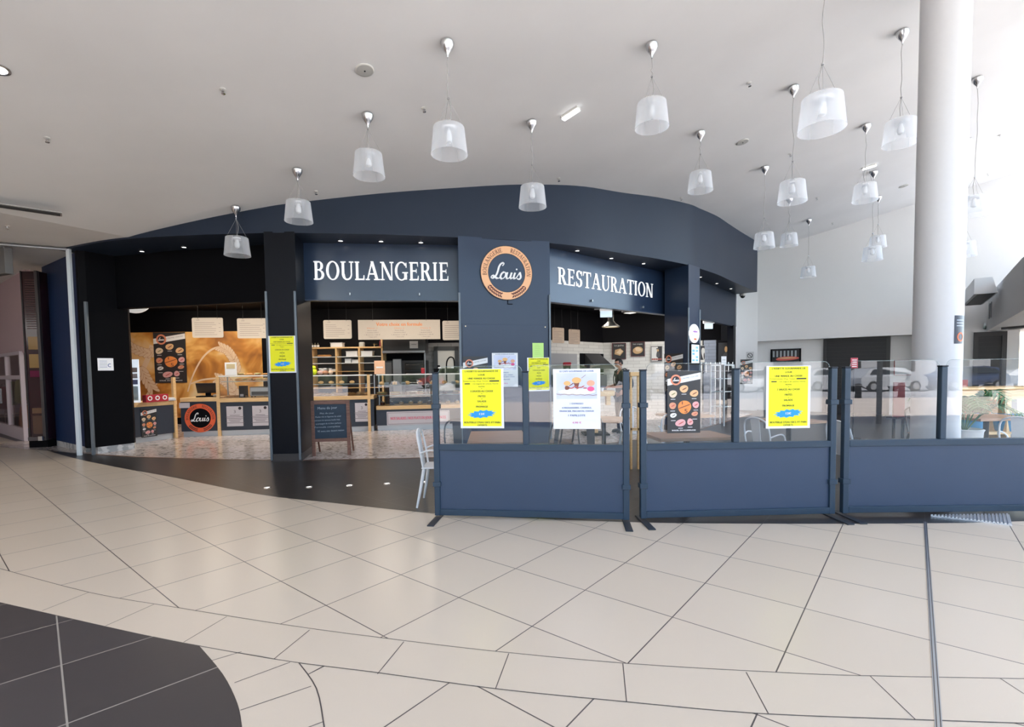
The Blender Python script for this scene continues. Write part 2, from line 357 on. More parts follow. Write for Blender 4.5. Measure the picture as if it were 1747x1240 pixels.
STEEL = mat('brushed_steel', (.55, .57, .6), .28, 1.)
ALU = mat('aluminium', (.5, .52, .54), .35, 1.)
CONC = ramp_noise('pavement', [(.35, (.50, .44, .40)), (.65, (.60, .54, .50))], 4, .85, stretch=(1, 6, 1))
ASPH = ramp_noise('asphalt', [(.4, (.30, .30, .32)), (.6, (.36, .36, .38))], 30, .9)
MOSAIC = ramp_noise('glossy_mosaic', [(.38, (.30, .25, .23)), (.47, (.52, .46, .44)), (.55, (.68, .62, .60)), (.66, (.46, .40, .39))], 7, .16, 8, 1.5, stretch=(1, 1, 1))
TERRA = mat('terracotta', (.16, .09, .06), .5)
def polyz(mb, pts, z, mi): mb.mat(mi); mb.add([(p[0], p[1], z) for p in pts], [list(range(len(pts)))])
mb = MB()
mb.mat(0).box(-22, -3.2, -.1, 17.5, 24, 0)
edge = [flr(*p) for p in [(0, 745), (60, 762), (120, 780), (200, 797), (300, 815), (440, 843), (560, 857), (700, 872), (760, 877), (900, 884), (1085, 891), (1240, 893), (1430, 893.5), (1640, 892), (1747, 889)]]
edge = spline([(p.x, p.y) for p in edge], 4)
dk = [(-21, 17)]+edge+[(8, 5.3), (12, 7.2), (16.9, 11), (16.9, 21), (-21, 21)]
polyz(mb, dk, .0012, 1)
mz = [(-12, 11.2), (-8.5, 9.86), (-7.2, 9.42), (-5.1, 8.98), (-3.6, 8.8), (-1, 8.95), (1, 9.75), (2.4, 10.6), (4.4, 12.1), (8, 16.5), (8, 20.5), (-12, 20.5)]
polyz(mb, mz, .0024, 2)
for i in range(1, 9):
    a, b = Vector((*mz[i], 0)), Vector((*mz[i+1], 0)); n = (b-a).normalized().cross(Vector((0, 0, 1)))*.07
    mb.mat(3); mb.add([(*a.xy, .003), (*(a+n).xy, .003), (*(b+n).xy, .003), (*b.xy, .003)], [(0, 1, 2, 3)])
# the two curved seams with their band of long tiles
a1 = spline([tuple(flr(*p).xy) for p in [(0, 970), (152, 1010.6), (311, 1038), (500, 1068), (674, 1091), (843, 1111), (1070, 1132), (1323, 1147), (1475, 1153), (1747, 1158)]], 4)
a2 = spline([tuple(flr(*p).xy) for p in [(0, 1028), (220, 1078), (340, 1102), (490, 1128), (640, 1147), (845, 1175), (1065, 1197), (1290, 1217), (1570, 1228), (1747, 1234)]], 4)
def ext(a, k):
    d0 = Vector(a[0])-Vector(a[3]); d1 = Vector(a[-1])-Vector(a[-4]); d1.y += .02
    return [tuple(Vector(a[0])+d0.normalized()*k)]+a+[tuple(Vector(a[-1])+d1.normalized()*k)]
a1, a2 = ext(a1, 3), ext(a2, 3)
polyz(mb, a1+a2[::-1], .0012, 4)
def line(mb, pts, w, z, mi):
    mb.mat(mi)
    for p, q in zip(pts, pts[1:]):
        p, q = Vector((p[0], p[1], 0)), Vector((q[0], q[1], 0)); n = (q-p).normalized().cross(Vector((0, 0, 1)))*w/2
        mb.add([(*(p-n).xy, z), (*(p+n).xy, z), (*(q+n).xy, z), (*(q-n).xy, z)], [(0, 1, 2, 3)])
line(mb, a1, .005, .0018, 5); line(mb, a2, .005, .0018, 5)
for p, q in [((152, 1010.6), (72, 1042)), ((263, 1031), (180, 1068)), ((387, 1052), (313, 1096)), ((528, 1075), (468, 1124)), ((689, 1095), (644, 1150)), ((868, 1115), (845.5, 1175)),
             ((1062.6, 1132), (1069, 1198)), ((1273, 1147), (1311, 1218)), ((1485, 1154), (1562, 1228)), ((1707, 1158), (1747, 1184))]:
    line(mb, [flr(*p), flr(*q)], .005, .0018, 5)
# dark round inlay at the lower left with the pale ring tiles about it
dsc = [tuple(flr(*p).xy) for p in [(0, 1028), (110, 1054), (220, 1078), (340, 1102), (380, 1150), (405, 1200), (413, 1240)]]
dp = dsc[:3]+spline(dsc[3:], 4)
r2 = spline([tuple(flr(*p).xy) for p in [(510, 1131), (540, 1175), (553, 1240)]], 4)
last = Vector(dp[-1]); tail = [(last.x+.02, last.y-.6), (last.x-.15, last.y-1.4), (last.x-.6, last.y-2.2)]
ringo = r2+[(r2[-1][0]+.02, r2[-1][1]-.7), (r2[-1][0]-.2, r2[-1][1]-1.8), (r2[-1][0]-.8, r2[-1][1]-2.8)]
polyz(mb, [dp[3]]+[tuple(flr(430, 1117).xy)]+ringo+tail[::-1]+dp[:2:-1][:-1], .0012, 4)
line(mb, ringo, .006, .0018, 5)
for p, q in [((352, 1130), (412, 1112)), ((400, 1165), (495, 1130)), ((410, 1212), (531, 1171)), ((525, 1151), (551, 1137)), ((470, 1262), (553, 1231))]: line(mb, [flr(*p), flr(*q)], .005, .0019, 5)
polyz(mb, [(-9, 6.5)]+dp+tail+[(-5, -1.8), (-9, -1)], .0022, 6)
floor = struct('floor', mb, [BEIGE, DARKT, MOSAIC, TERRA, BEIGEP, GROUT, DISCT])
# steel movement joint across the hall floor
Ad, Bd = Vector((math.sin(TH), math.cos(TH), 0)), Vector((math.cos(TH), -math.sin(TH), 0))
mb = MB(); p0 = Ad*-1.5+Bd*.108; p1 = Ad*6.32+Bd*.108
for o_, w_, mi in ((0, .026, 0), (-.007, .004, 1), (.007, .004, 1)):
    line(mb, [(p0+Bd*o_), (p1+Bd*o_)], w_, .003+.0006*mi, mi)
struct('trim_1', mb, [ALU, GROUT])
# outside ground and sunlit terrace
mb = MB(); mb.box(-60, -14, -.25, 60, -3.2, -.02); struct('floor_terrace', mb, CONC)
mb = MB(); mb.box(-60, -90, -.25, 60, -14, -.03); struct('floor_car_park', mb, ASPH)
mb = MB(); mb.box(17.5, -3.2, -.25, 60, 60, -.02); struct('floor_side_terrace', mb, CONC)
# ceiling: one sloping sheet that turns level at the left
mb = MB(); ROOF_Y0 = -2.6
def xfold(y): return (4.03-CA-CC*y)/CB
ys = [ROOF_Y0, 2, 6, 10, 14, 18, 24]
vs = []; fs = []
for y in ys:
    xf = xfold(y); vs += [(-22, y, 4.03), (xf, y, 4.03), (17.5, y, CA+CB*17.5+CC*y)]
k = len(vs); vs += [(x, y, z+.35) for x, y, z in vs]
for i in range(len(ys)-1):
    for j in (0, 1):
        q = i*3+j; fs += [(q, q+3, q+4, q+1), (k+q, k+q+1, k+q+4, k+q+3)]
fs += [(0, 1, k+1, k), (1, 2, k+2, k+1)]
mb.add(vs, fs); struct('ceiling', mb, CEIL)
# ---- curved bulkhead over the shopfront
BP = [(-8.75, 9.74), (-8.31, 9.54), (-7.5, 9.2), (-6.66, 8.96), (-5.37, 8.80), (-4.28, 8.74), (-3.75, 8.76), (-2.3, 8.93), (-.94, 9.2), (.0, 9.42), (.77, 9.69), (1.5, 10.03), (2.36, 10.61), (3.3, 11.2), (4.23, 11.9), (4.66, 12.33), (5.4, 13.1), (6.03, 13.87), (6.79, 14.8), (8.03, 16.27)]
SOF = 4.0
bp = spline(BP, 4)
def inward(pts, k):
    out = []
    for i, p in enumerate(pts):
        a, b = Vector(pts[max(i-1, 0)]), Vector(pts[min(i+1, len(pts)-1)]); t = (b-a).normalized(); out.append((p[0]-t.y*k, p[1]+t.x*k))
    return out
bi = inward(bp, .9)
mb = MB(); n = len(bp); zt = [ceilz(*p)+.02 for p in bp]
vs = [(x, y, SOF) for x, y in bp]+[(x, y, z) for (x, y), z in zip(bp, zt)]+[(x, y, SOF) for x, y in bi]+[(x, y, ceilz(x, y)+.02) for x, y in bi]
fs = []
for i in range(n-1): fs += [(i, i+1, n+i+1, n+i), (i, 2*n+i, 2*n+i+1, i+1), (2*n+i, 3*n+i, 3*n+i+1, 2*n+i+1)]
fs += [(0, n, 3*n, 2*n), (n-1, 3*n-1, 4*n-1, 2*n-1)]
mb.add(vs, fs, True); wf = struct('wall_front', mb, NAVY)
# white return closing the band at its right end and side wall
# ---- recessed lintel boards (walls above the openings)
LA, LB = (-8.45, 10.33), (-4.0, 9.38)
BA, BB_ = (-3.98, 9.42), (-.9, 9.77)
RA, RB = (.72, 10.0), (4.15, 12.93)
QA, QB = (4.55, 13.02), (7.62, 16.84)
def slab(mb, a, b, z0, z1, th=.12, front=0.):
    u = Vector((b[0]-a[0], b[1]-a[1], 0)).normalized(); nn = Vector((u.y, -u.x, 0))
    A, B = Vector((*a, 0))+nn*front, Vector((*b, 0))+nn*front; C, D = B-nn*th, A-nn*th
    return mb.prism([(A.x, A.y), (B.x, B.y), (C.x, C.y), (D.x, D.y)], z0, z1)
LZ = 2.93
for nm, a, b, mt in (('wall_front_left_lintel', LA, LB, BLACK), ('wall_front_right_lintel', QA, QB, NAVY)):
    mb = MB(); slab(mb, a, b, LZ, SOF+.02, .15); struct(nm, mb, mt)
def sign_board(a, b, name, label, word, x0, x1, y0, y1):
    L = (Vector(b)-Vector(a)).length; M = frame((*a, 0), a, b)
    t = thing(name, label, 'sign', M=M)
    MB().box(0, LZ, -.15, L, SOF, 0).build('board', mat('board_navy', (.020, .038, .080), .24, spec=.7, noise=.05, nscale=3), t)
    mb = MB().box(0, LZ-.004, -.16, L, LZ+.012, .012); mb.box(-.0, LZ+.2, 0, .02, SOF-.1, .03); mb.build('edge_trim', mat('navy_trim', (.06, .09, .15), .3), t)
    pl, pr = onw(x0, (y0+y1)/2, a, b), onw(x1, (y0+y1)/2+(0 if word[0] == 'B' else 10), a, b)
    ul = (Vector((pl.x, pl.y))-Vector(a)).length; ur = (Vector((pr.x, pr.y))-Vector(a)).length
    zt_ = onw((x0+x1)/2, y0, a, b).z; zb = onw((x0+x1)/2, y1, a, b).z
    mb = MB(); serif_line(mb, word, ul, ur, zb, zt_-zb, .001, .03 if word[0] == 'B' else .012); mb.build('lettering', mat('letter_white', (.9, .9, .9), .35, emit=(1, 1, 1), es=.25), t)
    for u in (L*.3, L*.72): MB().box(u-.01, LZ+.09, 0, u+.01, LZ+.14, .05, .004).build('hook', ALU, t)
    return t
sign_board(BA, BB_, 'sign_board', 'navy sign board with raised white serif lettering BOULANGERIE above the bakery opening', 'BOULANGERIE', 535, 766, 447, 478)
sign_board(RA, RB, 'sign_board', 'navy sign board with raised white serif lettering RESTAURATION above the kitchen opening', 'RESTAURATION', 951, 1114, 470, 496)
# ---- interior shell: side, back walls, black ceiling
BRICK = bricks('white_brick', (.66, .65, .62), (.42, .41, .39), .42, .115, 'X', .5)
BRICKG = bricks('grey_brick', (.22, .22, .22), (.12, .12, .12), .42, .115, 'X', .5)
mb = MB(); slab(mb, (-13.4, 15.6), (-2.6, 15.6), 0, 3.9, .12)
slab(mb, (-2.6, 15.6), (1.2, 16.0), 2.45, 3.9, .12, -.001); slab(mb, (1.2, 16.), (3.35, 18.2), 2.52, 3.9, .14); slab(mb, (3.35, 18.2), (7.45, 17.66), 2.52, 3.9, .14)
struct('wall_back', mb, BLACK)
mb = MB(); slab(mb, (-2.75, 15.55), (1.15, 15.98), 0, 2.45, .12); struct('wall_back_grey_brick', mb, BRICKG)
mb = MB(); slab(mb, (1.25, 16.02), (3.35, 18.15), 0, 2.52, .14); slab(mb, (3.35, 18.15), (6.75, 17.55), 0, 2.52, .14); struct('wall_back_white_brick', mb, BRICK)
mb = MB(); mb.prism([(-13.4, 13.5), (-8.6, 10.6), (-4, 9.6), (-.9, 9.9), (.75, 10.15), (4.2, 13.05), (7.6, 16.9), (8, 18.6), (-12, 18.6)], 3.55, 3.7); struct('ceiling_shop', mb, BLACK)
# left jamb, with the black panelled face between the rail and the opening
JA, JB = (-8.66, 9.86), (-8.22, 10.5)
TILEB = ramp_noise('patterned_base', [(.42, (.35, .36, .37)), (.5, (.62, .62, .61)), (.62, (.64, .64, .63))], 9, .4)
mb = MB(); mb.prism([(-8.56, 9.86), (-8.42, 9.74), (-8.33, 9.82), (-8.0, 10.42), (-8.12, 10.62), (-8.5, 10.5)], .13, 4.0); struct('wall_front_left_jamb', mb, BLACK)
mb = MB(); mb.prism([(-8.31, 9.86), (-8.0, 10.42), (-8.1, 10.6), (-8.5, 10.5), (-8.5, 9.95)], 0, .13); struct('baseboard_left', mb, TILEB)
# ---- right hand white wall, its upper part standing out over a recess
W0, W1 = (8.2, 18.12), (13.83, 13.52)
mb = MB(); L0 = (8.75, 17.66)
def wz(p): return CA+CB*p[0]+CC*p[1]+.05
def wallq(mb, a, b, z0, za, zb, th):
    u = Vector((b[0]-a[0], b[1]-a[1], 0)).normalized(); nn = Vector((u.y, -u.x, 0)); A, B = Vector((*a, 0)), Vector((*b, 0)); C, D = B-nn*th, A-nn*th
    mb.add([(A.x, A.y, z0), (B.x, B.y, z0), (C.x, C.y, z0), (D.x, D.y, z0), (A.x, A.y, za), (B.x, B.y, zb), (C.x, C.y, zb), (D.x, D.y, za)],
           [(0, 3, 2, 1), (4, 5, 6, 7), (0, 1, 5, 4), (1, 2, 6, 5), (2, 3, 7, 6), (3, 0, 4, 7)])
wallq(mb, L0, W1, 2.47, wz(L0), wz(W1), .45)
# lower plain stretch at the left, up to the recess
wallq(mb, (7.58, 16.78), (8.15, 17.95), 0, 5.2, 5.3, .03); wallq(mb, (8.15, 17.95), L0, 0, 5.8, 5.8, .5)
struct('wall_right', mb, WHITE)
un = (Vector(W1)-Vector(L0)).normalized(); nn_ = Vector((-un.y, un.x))
R0 = Vector(L0)+nn_*.42; R1 = Vector(W1)+nn_*.42
Rm = R0+(R1-R0)*.60
mb = MB(); wallq(mb, tuple(R0-un*.6), tuple(R1), 0, 2.6, 2.6, .15)
X1 = Vector(L0)+un*4.35; mb2 = MB()
wallq(mb, tuple(X1), W1, 0, 2.47, 2.47, .3)
struct('wall_right_lower', mb, WHITE)
# left side: neighbour shopfront wall, mall side
PINK = mat('pinkish_wall', (.55, .42, .45), .7)
mb = MB(); wallq(mb, (-15.5, 14.7), (-11.2, 11.55), 2.15, 4.1, 4.1, .1); struct('wall_left', mb, PINK)
mb = MB(); mb.box(-22, -3.2, 0, -21.8, 24, 4.1); struct('wall_far_left', mb, PINK)
mb = MB(); mb.box(-22, 23.8, 0, 17.5, 24, 4.5); struct('wall_far_back', mb, BLACK)
NAVY2 = mat('deep_blue_paint', (.012, .035, .11), .5)
mb = MB(); wallq(mb, (-10.6, 11.33), (-8.66, 10.0), .12, 4.03, 4.03, .2); struct('wall_left_blue', mb, NAVY2)
mb = MB(); wallq(mb, (-10.6, 11.33), (-8.7, 10.04), 0, .12, .12, .18); struct('baseboard_left_blue', mb, TILEB)
# hall wall behind the viewer at the left and slim mullions of the glazed front
mb = MB(); mb.box(-22, -3.2, 0, -6.5, -3.0, 4.4); struct('wall_rear', mb, WHITE)
mb = MB()
for x in (-6.4, -3.2, 0, 3.2, 6.4, 9.6, 12.8, 16): mb.box(x-.04, -3.15, 0, x+.04, -3.05, ceilz(x, -3)+.02)
mb.box(-6.4, -3.14, 2.7, 17, -3.06, 2.78); struct('window_1', mb, mat('mullion_grey', (.25, .26, .28), .4))
mb = MB()
for y in (-3, 1, 5, 9, 13): mb.box(17.4, y-.04, 0, 17.48, y+.04, ceilz(17.4, y)+.02)
struct('window_2', mb, MATS['mullion_grey'])

# added area lights: blue at side glazing, warm without fixtures under mall ceiling
area((17.2, 6, 3.6), 13, 330, (.62, .80, 1), (0, math.radians(-90), math.radians(180)), 5.5) if False else None
l_ = area((17.2, 6, 3.8), 5.5, 420, (.55, .76, 1), (0, math.radians(90), 0), 14)  # tints the right side bluer than the sky alone
area((-9.5, 1.5, 3.95), 2.5, 60, (1, .82, .66)); area((-5, .0, 4.4), 1.2, 40, (1, .85, .7))
# ================================================================ PILLARS
RAIL = mat('rail_steel', (.16, .19, .22), .4, .3)
DBASE = mat('dark_skirting', (.05, .045, .045), .4)
PB = mat('pillar_navy', (.020, .036, .074), .28, noise=.05, nscale=3)
def pillar(label, poly, mt, rails, z1=4.02, base=.13):
    c = Vector((sum(p[0] for p in poly)/len(poly), sum(p[1] for p in poly)/len(poly), 0))
    t = thing('pillar', label, 'pillar', c)
    MB().prism(poly, base, z1).rebase(c).build('pillar_body', mt, t)
    p2 = [tuple(c.xy+(Vector(p)-c.xy)*1.03) for p in poly]
    MB().prism(p2, 0, base).rebase(c).build('skirting', DBASE, t)
    for x, y, zz in rails: MB().box(x-.018, y-.018, .02, x+.018, y+.018, zz, .006).rebase(c).build('corner_rail', RAIL, t)
    return t, c
P1a, P1b = (-4.28, 8.73), (-3.75, 8.75)
pillar('narrow black pillar left of the BOULANGERIE board, yellow poster on it', [P1a, P1b, (-3.99, 9.95), (-4.32, 9.95)], mat('pillar_black', (.004, .005, .009), .4, spec=.2), [(-4.27, 8.715, 2.99), (-3.775, 8.735, 2.99)])
PCa, PCb = (-.95, 9.17), (.76, 9.65)
tp, cp = pillar('wide navy centre pillar carrying the round logo between the two sign boards', [PCa, PCb, (.68, 10.3), (-.86, 9.95)], PB, [(-.94, 9.15, 2.99), (.75, 9.63, 3.0)])
M = frame((*PCa, 0), PCa, PCb); L = (Vector(PCb)-Vector(PCa)).length
mb = MB().at(M); mb.box(.05, .15, 0, L-.05, 2.42, .012, .003); mb.rebase(cp).build('cover_panel', PB, tp)
for u in (.11, L-.11): MB().at(M).lathe([(.0, 0), (.012, 0), (.012, .006), (.0, .009)], 10, (u, 2.38, .012)).rebase(cp).build('screw', mat('brass', (.7, .6, .4), .3, 1.), tp)
mb = MB().at(M); p = onw(866, 517, PCa, PCb); u = (Vector(p.xy)-Vector(PCa)).length; mb.tube([(u, p.z+.06, .0), (u, p.z+.06, .02), (u, p.z-.02, .02), (u+.09, p.z-.02, .02)], .008, 6); mb.rebase(cp).build('bracket', BLACK, tp)
P3a, P3b = (4.23, 11.88), (4.66, 12.31)
pillar('slim grey-navy pillar right of the RESTAURATION board with an oval sign', [P3a, P3b, (4.56, 13.35), (3.86, 12.52)], PB, [(4.23, 11.87, 2.99), (4.66, 12.3, 2.99)])
pillar('thin dark corner post at the right end of the shopfront', [(7.35, 16.45), (7.5, 16.62), (7.5, 16.85), (7.3, 16.8)], MATS['pillar_black'], [], 2.95)
# left jamb rail, track and roller post of the neighbouring gate
M = None
def bar(name, label, cat, mt, p, r, z0, z1, parent=None):
    o = MB().box(-r, -r, z0, r, r, z1, r*.2).build(name, mt, parent, p); return tag(o, label, cat) if label else o
p = flr(160, 776); bar('corner_rail', 'grey metal corner rail on the black shopfront end beside the paper notice', 'rail', RAIL, (p.x, p.y, 0), .024, 0, 3.0)
p = flr(136, 777); gp = thing('gate_post', 'tall white metal gate post with ceiling track at the left of the shopfront', 'post', (p.x, p.y, 0))
MB().box(-.035, -.03, 0, .035, .03, 4.02, .008).build('post', mat('pale_metal', (.72, .8, .86), .3), gp)
mb = MB(); q = onc(0, 413); qv = Vector((q.x-p.x, q.y-p.y, 0)).normalized()*6.5
mb.tube([(0, 0, 3.995), (qv.x, qv.y, 3.995)], .028, 8); mb.build('ceiling_track', ALU, gp)
# ================================================================ COLUMN
cp_ = Vector((5.02, 5.86, 0)); col = thing('round_column', 'thick round white column standing behind the right glass screen', 'column', cp_)
mb = MB(); mb.lathe([(.232, .0), (.232, 6.3)], 64); mb.build('shaft', mat('column_white', (.62, .62, .63), .5), col)
mb = MB(); mb.lathe([(.245, .0), (.245, .1), (.234, .105)], 64, cap=False); mb.build('collar', mat('column_collar', (.45, .45, .46), .5), col)
# ================================================================ LOGO DISC
L_PEACH = mat('logo_peach', (.90, .50, .27), .5); L_OR = mat('logo_orange', (.85, .17, .05), .5); L_DK = mat('logo_dark', (.03, .02, .025), .5); INKW = mat('ink_white', (.88, .88, .88), .5)
c0 = onw(864, 466, PCa, PCb); R = (onw(909, 466, PCa, PCb)-onw(820, 466, PCa, PCb)).length/2
M = frame(c0, PCa, PCb, .002)
t = thing('logo_disc', 'round logo with peach ring, wheat ears and the white script word Louis', 'sign', M=M)
mb = MB(); mb.lathe([(R, 0), (R, .02)], 56); mb.build('disc', PB, t)
mb = MB(); logo(mb, 0, 0, R, .022, 1, None, 2, 0); mb.v = mb.v
for i, f in enumerate(list(mb.m)): pass
mb2 = MB(); mb2.mat(0); ring(mb2, 0, 0, R*.69, R, .022); mb2.mat(1); ring(mb2, 0, 0, R*.71, R*.975, .025); mb2.build('ring', [L_DK, L_PEACH], t)
mb2 = MB(); script_louis(mb2, 0, 0, R*1.15, .028); mb2.build('script_lettering', INKW, t)
mb2 = MB(); serif_arc(mb2, 'BOULANGERIE', 0, 0, R*.84, R*.15, 188, 102, .030); serif_arc(mb2, 'RESTAURATION', 0, 0, R*.84, R*.15, 80, -8, .030)
wheat(mb2, 0, 0, R*.84, .030, 1); wheat(mb2, 0, 0, R*.84, .030, -1); mb2.build('ring_lettering', mat('logo_maroon', (.12, .02, .02), .5), t)
# ================================================================ PENDANT LAMPS
def shade_mat():
    m = bpy.data.materials.new('lamp_polycarbonate'); m.use_nodes = True; n = m.node_tree; n.nodes.clear()
    o = n.nodes.new('ShaderNodeOutputMaterial'); t = n.nodes.new('ShaderNodeBsdfTransparent'); p = n.nodes.new('ShaderNodeBsdfPrincipled')
    tr = n.nodes.new('ShaderNodeBsdfTranslucent'); tr.inputs[0].default_value = (.93, .95, 1, 1)
    p.inputs['Base Color'].default_value = (.93, .95, .98, 1); p.inputs['Roughness'].default_value = .15
    m1 = n.nodes.new('ShaderNodeMixShader'); m1.inputs[0].default_value = .5; m2 = n.nodes.new('ShaderNodeMixShader')
    lw = n.nodes.new('ShaderNodeLayerWeight'); lw.inputs[0].default_value = .35
    mr = n.nodes.new('ShaderNodeMapRange'); mr.inputs['To Min'].default_value = .20; mr.inputs['To Max'].default_value = .8
    n.links.new(lw.outputs['Facing'], mr.inputs['Value']); n.links.new(mr.outputs[0], m2.inputs[0])
    n.links.new(p.outputs[0], m1.inputs[1]); n.links.new(tr.outputs[0], m1.inputs[2]); n.links.new(t.outputs[0], m2.inputs[1]); n.links.new(m1.outputs[0], m2.inputs[2]); n.links.new(m2.outputs[0], o.inputs[0])
    return m
SHADE = shade_mat(); CORD = mat('cord_grey', (.35, .34, .33), .5); CHROME = mat('satin_chrome', (.62, .62, .63), .22, 1.)
_cn = None
def pendant(cpos, zb, label, i, dx=0.):
    global _cn
    X, Y, zc = cpos
    t = thing('pendant_lamp', label, 'lamp', (X, Y, zb), group='pendant lamps over the seating')
    if _cn is None:
        mb = MB(); mb.lathe([(.0, .17), (.055, .165), (.078, .13), (.07, .09), (.042, .045), (.014, .005), (.008, -.03), (0, -.032)][::-1], 24); can = mb.build('ceiling_cap', CHROME, t)
        mb = MB(); mb.lathe([(.207, 0), (.175, .30), (.168, .305), (.171, .296), (.202, .002)], 40, cap=False); sh = mb.build('lamp_shade', SHADE, t)
        mb = MB(); mb.lathe([(.09, .27), (.1, .295), (.06, .31), (.02, .31)], 24); tc_ = mb.build('shade_holder', mat('holder_clear', (.7, .72, .75), .2), t)
        mb = MB(); mb.lathe([(.0, .12), (.035, .14), (.042, .19), (.03, .235), (.022, .28), (.0, .28)], 16); bu = mb.build('bulb', mat('bulb_white', (.85, .87, .9), .3), t)
        mb = MB(); mb.lathe([(.0, -.014), (.013, -.008), (.013, .008), (.0, .014)], 10); gn = mb.build('cord_grip', CHROME, t)
        mb = MB()
        for a in (0, 2.1, 4.2): mb.tube([(.17*math.cos(a), .17*math.sin(a), .30), (0, 0, .62)], .0018, 4, cap=False)
        wr = mb.build('suspension_wires', CORD, t); _cn = (can, sh, tc_, bu, gn, wr)
        L = _cn
    else:
        L = []
        for o in _cn: c = o.copy(); COL.objects.link(c); c.parent = t; L.append(c)
    L[0].location = (0, 0, zc-zb-.15); L[4].location = (0, 0, .62)
    top = zc-zb-.18; rr = random.Random(i); pts = [(0, 0, top)]
    for k in range(1, 6): pts.append((rr.uniform(-.012, .012), rr.uniform(-.01, .01), top+(.62-top)*k/6))
    pts += [(0, 0, .62), (rr.uniform(-.03, .03), .01, .48), (0, 0, .31)]
    MB().tube(spline(pts, 4), .0042, 5).build('cord', CORD, t)
    return t
LAMPS = [((402, 352), (405, 441), 'small clear-white pendant lamp furthest to the left, above the opening left of the narrow pillar'),
 ((507, 288), (509, 385), 'clear-white pendant lamp hanging left above the BOULANGERIE lettering, second from the left'),
 ((627, 194), (631, 311), 'clear-white pendant lamp over the start of the curved bulkhead, third from the left'),
 ((763, 70), (768, 277), 'large near pendant lamp with a long cord left of the ceiling tube light'),
 ((907, 206), (905, 361), 'pendant lamp hanging in front of the navy bulkhead straight above the round logo'),
 ((1112, 74), (1110, 231), 'pendant lamp right of the ceiling tube light, its shade tilted over bare ceiling'),
 ((1195, 224), (1198, 333), 'pendant lamp just above the right slope of the curved bulkhead'),
 ((1305, 284), (1305, 427), 'pendant lamp hanging beside the right end of the navy bulkhead'),
 ((1354, 147), (1353, 352), 'pendant lamp hanging left below the largest lamp shade'),
 ((1347, 338), (1347, 423), 'small pendant lamp hanging directly below a nearer lamp, before the white wall top'),
 ((1380, 374), (1377, 475), 'smallest and lowest pendant lamp, hanging alone before the white wall'),
 ((1478, 212), (1478, 349), 'pendant lamp left of the column with a ceiling tube light behind its cord'),
 ((1491, 292), (1487, 447), 'pendant lamp low before the white wall, the nearer of an overlapping pair'),
 ((1499, 335), (1497, 425), 'pendant lamp low before the white wall, the farther and higher of an overlapping pair'),
 ((1540, 52), (1533, 257), 'large pendant lamp partly hidden by the left edge of the column'),
 ((1668, 132), (1668, 373), 'bluish pendant lamp hanging just right of the column'),
 ((1651, 237), (1645, 441), 'distant pendant lamp whose edge peeps out right of the column near the wall')]
for i, ((cx_, cy_), (sx_, sy_), lb) in enumerate(LAMPS):
    c = onc(cx_, cy_); c.z = ceilz(c.x, c.y); b = aty(sx_, sy_, c.y+.2); pendant(c, b.z, lb, i)
b = aty(1402, 238, 5.1); bx_ = aty(1402, 200, 4.9).x; pendant((bx_, 4.9, ceilz(bx_, 4.9)), b.z, 'largest and nearest pendant lamp, its cord running out of the top of the view', 40)
# ================================================================ CEILING FITTINGS
def tilt_at(p):                     # frame on the ceiling sheet, z pointing down
    n = Vector((CB, CC, -1)).normalized() if ceilz(p.x, p.y) > 4.04 else Vector((0, 0, -1))
    u = Vector((1, 0, 0)); u = (u-n*u.dot(n)).normalized(); v = n.cross(u)
    return Matrix(((u.x, v.x, n.x, p.x), (u.y, v.y, n.y, p.y), (u.z, v.z, n.z, ceilz(p.x, p.y)), (0, 0, 0, 1)))
SPK = mat('speaker_grille', (.48, .48, .46), .7); RIM = mat('speaker_rim', (.66, .65, .62), .5)
for (x, y), lb in [((622, 119), 'round grey ceiling speaker left of the big near pendant lamp'), ((1267, 242), 'round ceiling speaker disc right of the lamp above the bulkhead slope'), ((1542, 317), 'small ceiling speaker disc at the left edge of the column')]:
    t = thing('ceiling_speaker', lb, 'speaker', M=tilt_at(onc(x, y)), group='ceiling speakers')
    MB().lathe([(.0, .0), (.105, .0), (.108, .008), (.095, .014)], 32, cap=False).build('rim', RIM, t)
    MB().lathe([(.095, .012), (.05, .016), (.0, .017)], 32, cap=False).build('grille', SPK, t); MB().lathe([(.009, .0), (.009, .006), (0, .007)], 8, (0, 0, .016)).build('centre_screw', BLACK, t)
SPR = [((80, 235), 'small sprinkler head alone on the far left ceiling'), ((380, 152), 'faint white sprinkler head on the left half of the ceiling'), ((723, 184), 'sprinkler head between the near lamp and the round speaker'), ((539, 326), 'sprinkler head above the bulkhead left of centre'), ((953, 304), 'sprinkler head just above the bulkhead crown'),
       ((1278, 141), 'sprinkler head on the right ceiling near the lamp left of the largest one'), ((1162, 337), 'sprinkler head close above the right slope of the bulkhead'), ((1348, 262), 'sprinkler head behind the cord of the lamp below the largest shade'), ((1393, 337), 'tiny sprinkler head left of the paired lamps'), ((1420, 380), 'tiny sprinkler head by the top edge of the white wall'), ((1706, 230), 'sprinkler head on the bright ceiling right of the column'), ((1685, 296), 'tiny sprinkler head by the wall top right of the column'), ((12, 385), 'sprinkler head on the low soffit at the left edge')]
first = None
